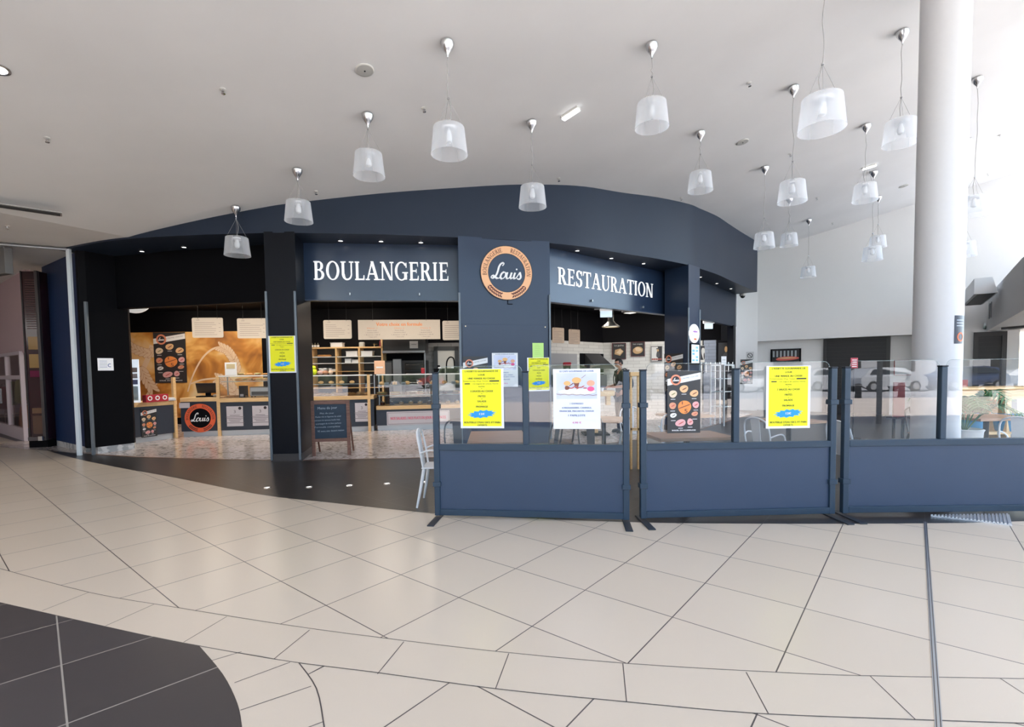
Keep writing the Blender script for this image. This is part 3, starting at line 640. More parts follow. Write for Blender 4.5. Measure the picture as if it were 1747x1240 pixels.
for (x, y), lb in SPR:
    M = tilt_at(onc(x, y))
    if first is None:
        t = thing('sprinkler', lb, 'sprinkler', M=M, group='ceiling sprinkler heads')
        MB().lathe([(.0, 0), (.032, 0), (.034, .006), (.022, .012), (0, .012)], 16).build('escutcheon', RIM, t)
        mb = MB(); mb.lathe([(.011, .01), (.009, .03), (.0, .032)], 10); mb.tube([(-.014, 0, .02), (-.016, 0, .045), (0, 0, .056), (.016, 0, .045), (.014, 0, .02)], .004, 5); mb.lathe([(.022, .054), (.022, .058), (0, .06)], 12); mb.build('nozzle', CHROME, t); first = t
    else:
        t = copy_tree(first); t.matrix_world = M; t['label'] = lb
LIT = mat('lit_diffuser', (.9, .9, .9), .4, emit=(1, 1, .98), es=3.)
for (x, y), a, lb, k in [((973, 191), .75, 'lit white emergency tube light on the ceiling above the logo', 1.), ((1483, 283), .5, 'small white tube light on the ceiling behind a lamp cord near the column', .9)]:
    t = thing('ceiling_light', lb, 'light', M=tilt_at(onc(x, y)) @ Matrix.Rotation(a, 4, 'Z') @ Matrix.Scale(k, 4))
    MB().box(-.15, -.045, 0, .15, .045, .03, .006).build('housing', RIM, t); MB().box(-.145, -.04, .03, .145, .04, .055, .012).build('diffuser', LIT, t)
def downlight(M, label, es=4., r=.055, group='spotlights in the soffit'):
    t = thing('spotlight', label, 'spotlight', M=M, group=group)
    MB().lathe([(r*.7, .0), (r, .0), (r, .008), (r*.72, .012)], 20, cap=False).build('rim', CHROME, t)
    MB().lathe([(r*.72, .006), (0, .010)], 20, cap=False).build('lens', mat('spot_lens_%g' % es, (.9, .9, .9), .3, emit=(1, .96, .9), es=es), t); return t
SP = [((242, 428), 'spotlight in the black soffit furthest left'), ((314, 421), 'spotlight in the black soffit left of the first pendant lamp'), ((581, 410), 'spotlight above the letters BO of the bakery board'), ((650, 411), 'spotlight above the letters NG of the bakery board'), ((718, 413), 'spotlight above the letters RI of the bakery board'),
      ((985, 427), 'spotlight above the start of RESTAURATION'), ((1043, 440), 'spotlight above the middle of RESTAURATION'), ((1098, 449), 'spotlight above the end of RESTAURATION'),
      ((1195, 472), 'spotlight beside the slim right pillar'), ((1223, 483), 'middle spotlight of three in the right end soffit'), ((1247, 492), 'spotlight nearest the camera dome in the right end soffit')]
for (x, y), lb in SP:
    p = flr(x, y, 4.0); downlight(Matrix.Translation((p.x, p.y, 3.998)) @ Matrix.Rotation(math.pi, 4, 'X'), lb, 3.)
p = onc(-2, 118); downlight(tilt_at(p), 'bright round spotlight at the left edge of the ceiling', 14., .09, 'hall spotlights')
v0, v1 = onc(0, 340), onc(105, 352); v0.z = v1.z = 4.03
t = thing('air_vent', 'long slotted linear air vent in the ceiling at the left edge', 'vent', (v1.x, v1.y, 4.03))
u = (v0-v1); a_ = math.atan2(u.y, u.x); t.rotation_euler = (0, 0, a_)
MB().box(0, -.11, -.012, 1.6, .11, 0).build('frame', mat('vent_grey', (.36, .35, .34), .5), t)
for k in range(3): MB().box(.02, -.085+.06*k, -.02, 1.58, -.05+.06*k, -.011).build('slot', mat('vent_dark', (.05, .05, .05), .6), t)
# dome camera
p = onw(1267, 506, (7.35, 16.3), (8.2, 17.1)); t = thing('dome_camera', 'white and black dome security camera under the right end of the bulkhead', 'camera', p)
MB().lathe([(.0, .14), (.09, .14), (.1, .1), (.1, .02), (.0, .02)][::-1], 20).build('housing', RIM, t); MB().ball((0, 0, .02), .075, 16, 10).build('dome', mat('smoked', (.03, .03, .03), .1), t)
MB().cyl((0, 0, .1), (-.45, .1, .16), .025, 8).build('mount', ALU, t)
# ================================================================ GLASS SCREENS
FR = mat('screen_frame', (.022, .045, .075), .35, spec=.5); INF = mat('screen_infill', (.036, .060, .108), .33, spec=.5, noise=.08, nscale=2.5)
GL = glass('screen_glass', (.985, .99, .99), 1.52, k=2.0); GEDGE = mat('glass_edge', (.45, .55, .55), .1, alpha=.35)
SC = [((-.83, 5.2), (1.17, 4.95), 'freestanding glass and blue-grey screen at the left, standing nearest the bakery opening', (.005, 1)),
      ((1.29, 4.99), (3.31, 5.065), 'freestanding glass and blue screen in the middle, black sandwich poster hung on it', (0, 1)),
      ((3.40, 5.08), (5.48, 5.06), 'freestanding glass and blue screen at the right, running out of view before the column', (0, 1))]
for a, b, lb, _ in SC:
    L = (Vector(b)-Vector(a)).length; M = frame((*a, 0), a, b); t = thing('glass_screen', lb, 'screen', M=M, group='freestanding screens around the seating')
    mid = L*.485
    for x in (.03, L-.03): 
        o = MB().box(x-.03, .03, -.03, x+.03, 1.53, .03, .006).build('post', FR, t)
        MB().box(x-.034, 1.53, -.034, x+.034, 1.545, .034, .006).build('post_cap', mat('cap_dark', (.015, .02, .03), .4), o)
    o = MB().box(mid-.03, .79, -.03, mid+.03, 1.53, .03, .006).build('post', FR, t); MB().box(mid-.034, 1.53, -.034, mid+.034, 1.545, .034, .006).build('post_cap', MATS['cap_dark'], o)
    mb = MB(); mb.box(.06, .725, -.03, L-.06, .79, .03, .004); mb.build('rail', FR, t)
    mb = MB(); mb.box(.06, .035, -.03, L-.06, .1, .03, .004); mb.build('rail', FR, t)
    MB().box(.06, .1, -.012, L-.06, .725, .008).build('infill_panel', INF, t)
    for x0, x1 in ((.065, mid-.035), (mid+.035, L-.065)):
        mb = MB(); plate(mb, x0, .79, x1, 1.60, -.004, .004, .0)
        r = .06; P = [(x0, .79), (x1, .79)]+[(x1-r+r*math.cos(math.radians(q)), 1.6-r+r*math.sin(math.radians(q))) for q in range(0, 91, 15)]+[(x0+r+r*math.cos(math.radians(q)), 1.6-r+r*math.sin(math.radians(q))) for q in range(90, 181, 15)]
        mb = MB(); mb.add([(x, y, 0) for x, y in P], [list(range(len(P)))]); pane = mb.build('glass_pane', GL, t)
        mb = MB(); mb.tube([(x, y, 0) for x, y in P[2:]], .003, 5); mb.build('glass_edge', GEDGE, pane)
    for x in (.03, L-.03):
        for z in (1.16, .34): MB().box(x-.042, z, -.042, x+.042, z+.05, .042, .005).build('clamp', FR, t)
        MB().box(x-.035, 0, -.16, x+.035, .012, .3, .003).build('foot', mat('foot_dark', (.03, .035, .045), .4), t)
# ================================================================ POSTERS
YEL = mat('poster_yellow', (.93, .90, .01), .5, emit=(.93, .9, .0), es=.001); INK = mat('ink_black', (.03, .03, .03), .6); BLUE = mat('star_blue', (.02, .33, .9), .5)
PAP = mat('paper_white', (.85, .86, .88), .5); LGR = mat('paper_green', (.55, .85, .25), .6)
def on(a, b, x0, y0, x1, y1, out=.012): return rect_on(a, b, x0, y0, x1, y1, out)
def yellow(a, b, r, label, out=.02, big=True):
    M, w_, h_ = on(a, b, *r, out); t = thing('poster', label, 'poster', M=M, group='yellow meal offer posters')
    MB().box(-w_/2, -h_/2, 0, w_/2, h_/2, .003).build('sheet', PAP, t)
    MB().box(-w_*.445, -h_*.465, .003, w_*.445, h_*.49, .004).build('yellow_field', YEL, t)
    mb = MB(); T = lambda s, y, h, mw: text(mb, s, 0, h_*y, h_*h, .006, w_*mw, 0, .03)
    T("L'ASSIETTE GOURMANDE DE", .445, .03, .76); T('LOUIS', .385, .03, .15); T('UNE VIANDE AU CHOIX', .325, .03, .62)
    text(mb, 'Tomate burrata 125 gr, Tartare', -w_*.14, h_*.285, h_*.02, .006, w_*.58); text(mb, '1/2 magret de canard, Viande', w_*.09, h_*.24, h_*.02, .006, w_*.58)
    T('hachée', .195, .02, .14)
    mb.box(w_*.18, h_*.284, .005, w_*.40, h_*.304, .006); mb.box(-w_*.39, h_*.242, .005, -w_*.27, h_*.258, .006)
    for y in (.16, .075, -.015, -.1): T('+', y, .02, .03)
    T('2 SAUCES AU CHOIX', .11, .032, .52); T('FRITES', .025, .032, .17); T('SALADE', -.06, .032, .2); T('FROMAGE', -.15, .032, .27)
    T("BOUTEILLE D'EAU 50CL ET PAIN", -.415, .032, .82); T('OFFERTS', -.46, .028, .22); mb.build('printed_text', INK, t)
    mb = MB(); P = []; rr = random.Random(3)
    for k in range(26):
        q = 2*math.pi*k/26; f = 1.0 if k % 2 else .74; P.append((.33*w_*math.cos(q)*f*(1+rr.uniform(-.05, .12)*(k % 2)), -h_*.26+h_*.07*math.sin(q)*f+.05*h_*.33*math.cos(q)))
    cx, cy = 0, -h_*.26
    mb.add([(cx, cy, .006)]+[(x, y, .006) for x, y in P], [(0, k+1, (k+1) % 26+1) for k in range(26)]); s_ = mb.build('price_star', BLUE, t)
    mb = MB(); text(mb, '12€', 0, -h_*.275, h_*.035, .009, w_*.12, 0, .05); mb.build('price', INKW, s_)
    return t
PIC = ramp_noise('cake_photo', [(.4, (.62, .66, .85)), (.6, (.75, .78, .9))], 2, .4)
CREAM = mat('food_cream', (.85, .5, .2), .5); PINKF = mat('food_pink', (.85, .12, .3), .5); BROWN = mat('food_brown', (.25, .08, .05), .5); PEACH = mat('food_peach', (.85, .45, .3), .5); REDB = mat('food_red', (.6, .12, .1), .5)
INKB = mat('ink_blue', (.12, .18, .42), .6); INKP = mat('ink_pink', (.75, .25, .5), .6)
def cafe(a, b, r, label, out=.02):
    M, w_, h_ = on(a, b, *r, out); t = thing('poster', label, 'poster', M=M, group='white gourmet coffee posters')
    MB().box(-w_/2, -h_/2, 0, w_/2, h_/2, .003).build('sheet', PAP, t)
    mb = MB(); mb.mat(0).box(-w_*.43, h_*.0, .003, w_*.43, h_*.43, .004)
    mb.mat(5); ell(mb, .15*w_-w_*.15, .12*h_, w_*.4, h_*.05, .0045, 20)
    mb.mat(1); ell(mb, -.2*w_, .26*h_, .075*w_, .04*h_, .005, 16); ell(mb, 0, .31*h_, .1*w_, .05*h_, .006, 18)
    mb.mat(3); ell(mb, -.2*w_, .185*h_, .055*w_, .035*h_, .0055, 9, 0, .1); qd(mb, [(-.06*w_, .27*h_), (.06*w_, .27*h_), (.03*w_, .18*h_), (-.03*w_, .18*h_)], .0058); qd(mb, [(-.16*w_, .22*h_), (-.07*w_, .27*h_), (-.06*w_, .255*h_), (-.15*w_, .21*h_)], .0057)
    mb.mat(4); ell(mb, .3*w_, .26*h_, .085*w_, .05*h_, .005, 18); mb.mat(2); ell(mb, .3*w_, .165*h_, .075*w_, .04*h_, .0055, 18)
    mb.mat(6)
    for k in range(7): ell(mb, (-.12+.05*k)*w_, (.18+.012*(k % 3))*h_, .045*w_, .01*h_, .0062, 8, .5*(k % 2))
    mb.mat(3); qd(mb, [(.1*w_, .345*h_), (.19*w_, .4*h_), (.195*w_, .395*h_), (.105*w_, .34*h_)], .006)
    pts = [(-.43*w_, .09*h_)]+[((-.43+.086*k)*w_, (.09-.012*(k % 2)-.002*k)*h_) for k in range(1, 11)]
    for p, q in zip(pts, pts[1:]): qd(mb, [p, q, (q[0], q[1]-.008*h_), (p[0], p[1]-.008*h_)], .006)
    mb.build('cake_picture', [PIC, CREAM, PINKF, BROWN, PEACH, PAP, REDB], t)
    mb = MB(); T = lambda s, y, h, mw: text(mb, s, 0, h_*y, h_*h, .006, w_*mw, 0, .04)
    T('LE CAFE GOURMAND DE LOUIS', .448, .028, .72); T('1 EXPRESSO', -.09, .028, .28); T('4 MIGNARDISES, CANNELE,', -.16, .028, .63); T('FINANCIER, MACARON, CHOUX', -.215, .028, .73); T('1 PAPILLOTE', -.29, .034, .36); mb.build('printed_text', INKB, t)
    mb = MB(); text(mb, '4.90 €', 0, -h_*.41, h_*.034, .006, w_*.19, 0, .05); mb.build('price', INKP, t); return t
PBLK = mat('poster_black', (.035, .035, .038), .35)
def sandwich(a, b, r, label, out=.012, M=None, w_=0, h_=0):
    if M is None: M, w_, h_ = on(a, b, *r, out)
    t = thing('poster', label, 'poster', M=M, group='black sandwich posters')
    MB().box(-w_/2, -h_/2, 0, w_/2, h_/2, .006).build('board', PBLK, t)
    mb = MB(); mb.mat(0); qd(mb, [(-w_*.5, .27*h_), (w_*.5, .37*h_), (w_*.5, .475*h_), (-w_*.5, .375*h_)], .008); mb.mat(1); text(mb, "L'AUTRE COCON", w_*.18, h_*.388-.0, h_*.026, .0095, w_*.5, math.atan(.1*h_/w_)*.9, .03); mb.build('banner', [INKW, mat('ink_grey', (.4, .4, .42), .6)], t)
    mb = MB(); cx, cy, R_ = -w_*.25, h_*.36, w_*.16
    mb.mat(0); ell(mb, cx, cy, R_, R_, .011, 32); mb.mat(1); ell(mb, cx, cy, R_*.68, R_*.68, .0125, 28); mb.mat(2); script_louis(mb, cx, cy, R_*1.15, .014, .08); mb.build('logo', [mat('logo_salmon', (.82, .30, .18), .5), L_DK, INKW], t)
    F = [(0, .215, .13, .06, 0), (-.33, .135, .12, .06, 1), (.31, .14, .13, .055, 0), (-.34, -.055, .105, .055, 2), (.36, -.045, .1, .055, 3), (-.32, -.21, .1, .037, 4), (.33, -.19, .1, .037, 2), (-.1, -.335, .16, .058, 3), (.19, -.32, .09, .055, 3)]
    for x, y, rx, ry, k in F:
        mb = MB(); mb.mat(0); ell(mb, x*w_, y*h_, rx*w_, ry*h_, .008, 18, .2, .04); mb.mat(1); ell(mb, x*w_+rx*w_*.1, y*h_, rx*w_*.62, ry*h_*.16, .0095, 10, .5); mb.mat(2); mb.box((x-.07)*w_, (y-.09)*h_, .007, (x+.07)*w_, (y-.082)*h_, .008)
        mb.build('sandwich_picture', [[mat('bun', (.8, .5, .26), .5), mat('bun_light', (.82, .66, .48), .5), mat('bun_salmon', (.72, .33, .2), .5), mat('bun_pink', (.78, .42, .42), .5), INKW][k], [BROWN, mat('salad', (.3, .28, .12), .5), REDB, REDB, INK][k], INKW], t)
    mb = MB(); mb.mat(0); ell(mb, .02*w_, -.08*h_, .2*w_, .108*h_, .008, 24, 0, .03); mb.mat(1); qd(mb, [(-.16*w_, -.11*h_), (.18*w_, -.045*h_), (.18*w_, -.03*h_), (-.16*w_, -.095*h_)], .0095); text(mb, '5', .06*w_, -.175*h_, .07*h_, .0095, .09*w_, 0, .03); text(mb, '1', -.05*w_, -.035*h_, .05*h_, .0095, .03*w_); mb.build('price_disc', [mat('disc_orange', (.85, .30, .08), .5), BROWN], t)
    mb = MB(); text(mb, 'SOLEIL DU COMPLEXE', 0, -h_*.465, h_*.022, .008, w_*.72, 0, .06); mb.build('printed_text', INKW, t); return t
S1, S2, S3 = [(x[0], x[1]) for x in SC]
yellow(*S1, (786, 629, 860, 730), 'yellow meal poster with blue 12€ star on the left glass screen')
cafe(*S1, (944, 629, 1024, 731), 'white poster with cakes picture hung on the left glass screen beside its right post', .025)
sandwich(*S2, (1137, 633, 1193, 738), 'black sandwich price poster hung on the middle glass screen', .02)
yellow(*S2, (1305, 624, 1380, 730), 'yellow meal poster with blue 12€ star on the middle glass screen', .02)
yellow(P1a, P1b, (460, 573, 506, 636), 'yellow meal poster stuck on the narrow black pillar', .03)
cafe(PCa, PCb, (839, 602, 883, 660), 'smaller white cakes poster stuck on the wide navy centre pillar', .02)
yellow(PCa, PCb, (899, 610, 938, 667), 'smaller yellow meal poster on the right edge of the navy centre pillar', .02)
M, w_, h_ = on(PCa, PCb, 908, 585, 927, 611, .016); t = thing('notice', 'light green paper notice above the smaller yellow poster on the navy pillar', 'notice', M=M)
MB().box(-w_/2, -h_/2, 0, w_/2, h_/2, .002).build('sheet', LGR, t); mb = MB()
for k in range(6): mb.box(-w_*.3, h_*(.36-.12*k), .002, w_*(.1+.04*(k % 3)), h_*(.37-.12*k), .003)
mb.build('printed_lines', mat('ink_olive', (.3, .4, .15), .6), t)
sandwich(PCa, PCb, (790, 608, 832, 692), 'black sandwich poster on the navy pillar, mostly covered by the yellow poster in front', .016)
P3L = (3.86, 12.52)
sandwich(P3L, P3a, (1134, 603, 1166, 668), 'black sandwich poster on the dark side of the slim right pillar', .01)
# oval lit sign and menu screen on the slim pillar
M, w_, h_ = on(P3a, P3b, 1173.5, 553, 1190.5, 585, .02); t = thing('oval_sign', 'white oval sign with small purple and blue print on the slim right pillar', 'sign', M=M)
mb = MB(); mb.lathe([(1, 0), (1, .02), (.97, .024), (0, .026)], 36, (0, 0, 0), w_/2, h_/2); mb.v = [Vector((v.x, v.y, v.z)) for v in mb.v]; mb.build('plate', mat('sign_white', (.9, .9, .9), .4, emit=(1, 1, 1), es=.35), t)
mb = MB(); mb.mat(0); ell(mb, w_*.05, h_*.1, w_*.25, h_*.05, .028); mb.mat(1); text(mb, 'food', 0, -h_*.12, h_*.1, .028, w_*.5, 0, .05); mb.mat(2); ell(mb, w_*.05, -h_*.3, w_*.15, h_*.05, .028); mb.build('print', [mat('ink_purple', (.45, .2, .6), .5), mat('ink_sky', (.25, .4, .65), .5), L_OR], t)
M, w_, h_ = on(P3a, P3b, 1174, 586, 1190, 622, .012); t = thing('menu_screen', 'lit blue-white menu screen under the oval sign', 'screen', M=M)
MB().box(-w_/2, -h_/2, 0, w_/2, h_/2, .05, .004).build('casing', BLACK, t); mb = MB(); mb.mat(0).box(-w_*.4, -h_*.42, .05, w_*.4, h_*.44, .052); mb.mat(1)
for k in range(5):
    for j in range(2): 
        if (k+j) % 3: mb.box((-.34+.36*j)*w_, h_*(.25-.15*k), .052, (-.06+.36*j)*w_, h_*(.36-.15*k), .053)
mb.build('display', [mat('screen_lit', (.5, .6, .7), .3, emit=(.75, .87, 1), es=.8), mat('screen_blue', (.15, .3, .5), .3, emit=(.15, .35, .6), es=.6)], t)
# paper notice on the left jamb
M, w_, h_ = on((-8.33, 9.82), (-8.0, 10.42), 166, 611, 193, 632, .012); t = thing('notice', 'white landscape paper notice taped to the black shopfront end at the left', 'notice', M=M)
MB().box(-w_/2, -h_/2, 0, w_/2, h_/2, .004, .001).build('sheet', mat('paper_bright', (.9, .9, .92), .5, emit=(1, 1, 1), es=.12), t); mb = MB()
for k in range(4): mb.box(-w_*.38, h_*(.25-.16*k), .004, w_*.1, h_*(.28-.16*k), .005)
ring(mb, w_*.27, -h_*.08, w_*.09, w_*.14, .005, 16, 60, 300); mb.build('print', INKB, t)
# floor studs in the dark tiles
for k, (x, y) in enumerate([(456, 832), (527, 831), (596, 828), (660, 825), (724, 822)]):
    p = flr(x, y, .002); t = thing('floor_stud', ['leftmost', 'second from left', 'middle', 'fourth from left', 'rightmost'][k]+' of the five lit steel studs in the dark floor', 'floor light', (p.x, p.y, .002), group='steel studs in the dark floor')
    MB().lathe([(.052, 0), (.05, .004), (.035, .007)], 20, cap=False).build('rim', CHROME, t); MB().lathe([(.036, .005), (0, .009)], 20, cap=False).build('lens', mat('stud_lens', (.8, .8, .8), .2, emit=(1, 1, 1), es=.6), t)
# ribbed ramp end at the lower right
P = [flr(*q) for q in ((1592, 879), (1718, 879), (1727, 896), (1640, 884))]; c = P[1]
mb = MB(); a, b = flr(1588, 881), flr(1722, 879); d = flr(1727, 897); nseg = 22
for k in range(nseg):
    for h2, (t0, t1) in ((.022, (k, k+.6)),):
        A = a.lerp(b, t0/nseg); B = a.lerp(b, t1/nseg); C = a.lerp(d, t1/nseg); D = a.lerp(d, t0/nseg)
        mb.prism([A.xy, B.xy, C.xy, D.xy][::-1], .003, h2)
mb.prism([a.xy, b.xy, d.xy][::-1], .0, .01)
tag(mb.rebase(c).build('ribbed_mat', mat('ribbed_alu', (.75, .75, .77), .3, .6), None, c), 'silver ribbed mat corner lying on the floor below the right screen', 'mat')
# ================================================================ BAKERY INTERIOR
WOOD = wood('light_wood', (.72, .45, .20), (.84, .58, .30)); WOODD = wood('table_wood', (.36, .20, .12), (.50, .32, .20), .35)
CNTR = mat('counter_navy', (.035, .045, .065), .4); KICK = mat('plinth_steel', (.60, .63, .66), .35, .3); SHG = glass('case_glass', (.96, .98, .98), 1.5, k=2.2)
WMET = mat('white_metal', (.8, .82, .83), .3)
K = {'K1': ((-8.72, 10.9), (-8.29, 12.22)), 'K2': ((-8.27, 12.30), (-3.62, 13.02)), 'K3': ((-3.60, 13.08), (-1.3, 13.42))}
def unit(a, b, label, zt, glasszt=None, depth=.75, posts=(), shelves=(), name='counter', zb=.14, wt=.1):
    L = (Vector(b)-Vector(a)).length; u = (Vector(b)-Vector(a)).normalized(); t = thing(name, label, 'counter', (a[0], a[1], 0), math.atan2(u.y, u.x), group='bakery counters')
    MB().box(.02, .05, 0, L-.02, depth, zb).build('plinth', KICK, t)
    MB().box(.0, .0, zb, L, depth, zt-wt).build('body', CNTR, t)
    MB().box(0, -.02, zt-wt, L, depth+.02, zt, .006).build('worktop', WOOD, t)
    for x, z0, z1 in posts: MB().box(x-.035, -.035, z0, x+.035, .035, z1, .004).build('wooden_post', WOOD, t)
    if glasszt:
        mb = MB(); mb.add([(.04, .0, zt), (L-.04, .0, zt), (L-.04, .0, glasszt), (.04, .0, glasszt)], [(0, 1, 2, 3)]); mb.build('front_glass', SHG, t)
        mb = MB(); mb.add([(.04, .02, glasszt+.001), (L-.04, .02, glasszt+.001), (L-.04, depth*.7, glasszt+.001), (.04, depth*.7, glasszt+.001)], [(0, 1, 2, 3)]); mb.build('top_glass', SHG, t)
        MB().box(.02, -.01, glasszt, L-.02, .02, glasszt+.03, .004).build('top_rail', WMET, t)
        for x in (.03, L-.03): MB().box(x-.012, depth*.7-.02, zt, x+.012, depth*.7+.01, glasszt+.02).build('rear_upright', ALU, t)
        for z in shelves: 
            mb = MB(); mb.box(.05, .05, z, L-.05, depth*.68, z+.012); mb.build('glass_shelf', mat('shelf_glass', (.75, .85, .88), .15), t)
    return t, L
def kf(k, s):                       # point along a counter line
    a, b = Vector(K[k][0]), Vector(K[k][1]); return tuple(a.lerp(b, s))
def spx(k, px, py=690):
    p = onw(px, py, *K[k]); a, b = Vector(K[k][0]), Vector(K[k][1]); return (Vector(p.xy)-a).dot((b-a).normalized())/(b-a).length
unit(K['K1'][0], K['K1'][1], 'leftmost angled bakery counter with a small black poster on its navy front', .93, posts=[(1.33, 0, 1.5)])
s1, s2 = spx('K2', 373), spx('K2', 500)
unit(kf('K2', .004), kf('K2', s1-.008), 'till counter with the orange round logo on its navy front', .98)
unit(kf('K2', s1), kf('K2', s2), 'counter with glass case and two white menu cards, left of the narrow pillar', .95, 1.49, posts=[(.0, 0, 1.5)], shelves=(1.36,))
unit(kf('K2', s2+.003), kf('K2', .995), 'bakery counter with glass case right of the narrow pillar, behind the chalkboard', .95, 1.47, posts=[(1.88, 0, 1.5)], shelves=(1.25,))
unit(K['K3'][0], K['K3'][1], 'refrigerated glass display counter with a long white banner, before the brick wall', .66, 1.47, posts=[(2.3, 0, .66)], shelves=(.92, 1.2))
# logo on the till counter
M, w_, h_ = on(*K['K2'], 315, 689, 369, 737, .006); t = thing('logo_disc', 'orange-red ring logo with white script word Louis on the till counter front', 'sign', M=M); Rr = (w_+h_)/4
MB().lathe([(Rr, 0), (Rr, .006)], 48).build('disc', BLACK, t)
mb = MB(); ring(mb, 0, 0, Rr*.68, Rr, .010); mb.build('ring', mat('logo_red_orange', (.86, .14, .05), .5), t)
mb = MB(); script_louis(mb, 0, 0, Rr*1.15, .013); mb.build('script_lettering', INKW, t)
mb = MB(); serif_arc(mb, 'BOULANGERIE', 0, 0, Rr*.84, Rr*.16, 188, 102, .015); serif_arc(mb, 'RESTAURATION', 0, 0, Rr*.84, Rr*.16, 80, -8, .015); wheat(mb, 0, 0, Rr*.84, .015, 1); wheat(mb, 0, 0, Rr*.84, .015, -1); mb.build('ring_lettering', L_DK, t)
sandwich(*K['K1'], (240, 697, 267, 745), 'small black sandwich poster on the front of the leftmost angled counter', .006)
CARD = mat('menu_card', (.62, .58, .61), .5)
def card(a, b, r, label, out=.006, lines=6, head='3', mt=None, cat='menu card', rr=0., ttl=None, name='menu_card', group='white menu cards on the counter fronts', hooks=False):
    M, w_, h_ = on(a, b, *r, out); t = thing(name, label, cat, M=M, group=group)
    mb = MB(); plate(mb, -w_/2, -h_/2, w_/2, h_/2, 0, .006, rr); mb.build('sheet', mt or CARD, t)
    mb = MB()
    if head: text(mb, head, 0, h_*.16, h_*.16, .008, w_*.12)
    for k in range(lines):
        lw = w_*(.3+.09*((k*7) % 4)); y = h_*(.04-.075*k) if head else h_*(.28-.1*k); mb.box(-lw, y, .006, lw, y+h_*.022, .0075)
    mb.build('printed_text', mat('ink_soft', (.18, .15, .16), .6), t)
    if head: mb = MB(); ell(mb, w_*.32, h_*.4, w_*.1, w_*.1, .0085, 16); mb.build('round_logo', L_DK, t)
    if hooks:
        for x in (-.3, .32): MB().tube([(x*w_, h_*.5-.02, .008), (x*w_, h_*.5+.9, .002)], .003, 5).build('wire', BLACK, t)
    return t, w_, h_
for r, lb in [((387, 693, 415, 727), 'white menu card headed 3, nearer the till, left of the narrow pillar'), ((431, 692, 458, 726), 'white menu card headed 3, beside the narrow pillar on its left'), ((606, 687, 629, 719), 'white menu card headed 3 right of the chalkboard')]: card(*K['K2'], r, lb)
card(*K['K2'], (306, 687, 324, 696), 'blank pale paper slip above the orange logo on the till counter', head=None, lines=0, name='paper_slip', cat='paper', group=None)
M, w_, h_ = on(*K['K3'], 660, 701, 767, 724, .008); t = thing('banner', 'long white banner with pink capitals on the front of the refrigerated counter', 'banner', M=M)
MB().box(-w_/2, -h_/2, 0, w_/2, h_/2, .006).build('board', CARD, t); mb = MB(); 
for x0, y0, x1, y1 in ((-.485, .4, .485, .42), (-.485, -.42, .485, -.4), (-.485, -.42, -.48, .42), (.48, -.42, .485, .42)): mb.box(x0*w_, y0*h_, .006, x1*w_, y1*h_, .0075)
mb.mat(1); text(mb, 'NOS SALADES / NOS PLATS DU JOUR / NOS PATES', 0, -h_*.1, h_*.22, .009, w_*.88, 0, .05); mb.build('printed_text', [mat('ink_soft', (.18, .15, .16)), mat('ink_rose', (.8, .22, .3), .5)], t)
# hanging menu boards
HM = ((-8.9, 13.15), (-.2, 13.9)); MBD = mat('menu_board', (.58, .53, .47), .5)
def hmenu(r, lb, hm=HM, mt=MBD, n=7):
    M, w_, h_ = on(*hm, *r, 0); t = thing('menu_board', lb, 'menu board', M=M, group='hanging menu boards')
    mb = MB(); plate(mb, -w_/2, -h_/2, w_/2, h_/2, 0, .012, min(w_, h_)*.08); mb.build('board', mt, t)
    mb = MB()
    rr = random.Random(int(r[0]))
    text(mb, 'LES', -w_*.3, h_*.36, h_*.06, .014, w_*.1)
    for k in range(n): lw = w_*rr.uniform(.35, .8); mb.box(-w_*.42, h_*(.24-.1*k), .012, -w_*.42+lw, h_*(.255-.1*k), .0135)
    for k in range(3): mb.box(w_*.36, h_*(.2-.2*k), .012, w_*.42, h_*(.215-.2*k), .0135)
    mb.build('printed_text', mat('ink_soft', (.18, .15, .16)), t)
    for x in (-.3, .32): MB().tube([(x*w_, h_*.5-.03, .013), (x*w_, h_*.5, .013), (x*w_, 3.5-M.translation.z, .004)], .004, 5).build('hanging_wire', mat('wire_black', (.02, .02, .02), .5), t)
    return t, w_, h_
hmenu((328, 542, 381, 576), 'cream menu board hanging before the wheat mural, left of a similar one')
hmenu((405, 543, 456, 577), 'cream menu board hanging just left of the narrow pillar')
hmenu((500, 544, 528, 578), 'cream menu board almost hidden behind the narrow pillar, its right edge showing')
hmenu((552, 546, 600, 578), 'cream menu board hanging above the wooden shelves, left of the widest board')
hmenu((755, 547, 800, 580), 'cream menu board cut off by the wide navy centre pillar')
M, w_, h_ = on(*HM, 611, 545.5, 751, 579, 0); t = thing('menu_board', 'widest hanging board, headed Votre choix en formule in orange', 'menu board', M=M, group='hanging menu boards')
MB().box(-w_/2, -h_/2, 0, w_/2, h_/2, .012, .003).build('board', MBD, t)
mb = MB(); text(mb, 'Votre choix en formule', 0, h_*.19, h_*.19, .014, w_*.56, 0, .04); mb.build('heading', mat('ink_orange', (.75, .25, .08), .5), t)
mb = MB(); mb.mat(1)
for x, s in ((-.33, 'Menu 1'), (0, 'Menu 2'), (.32, 'Menu 3')): text(mb, s, x*w_, h_*.05, h_*.06, .014, w_*.12)
mb.mat(0)
for x in (-.33, 0, .32):
    for k in range(4): text(mb, ['Boisson chaude', '1 Sandwich 5,90 €', '1 Boisson 1,50 €', '+ 1 Dessert 2,00 €'][k], x*w_, h_*(-.06-.11*k), h_*.055, .014, w_*(.11+.04*(k % 3)))
mb.build('printed_text', [mat('ink_soft', (.18, .15, .16)), MATS['ink_orange']], t)
for x in (-.32, .33): MB().tube([(x*w_, h_*.5-.03, .013), (x*w_, 3.5-M.translation.z, .004)], .004, 5).build('hanging_wire', MATS['wire_black'], t)
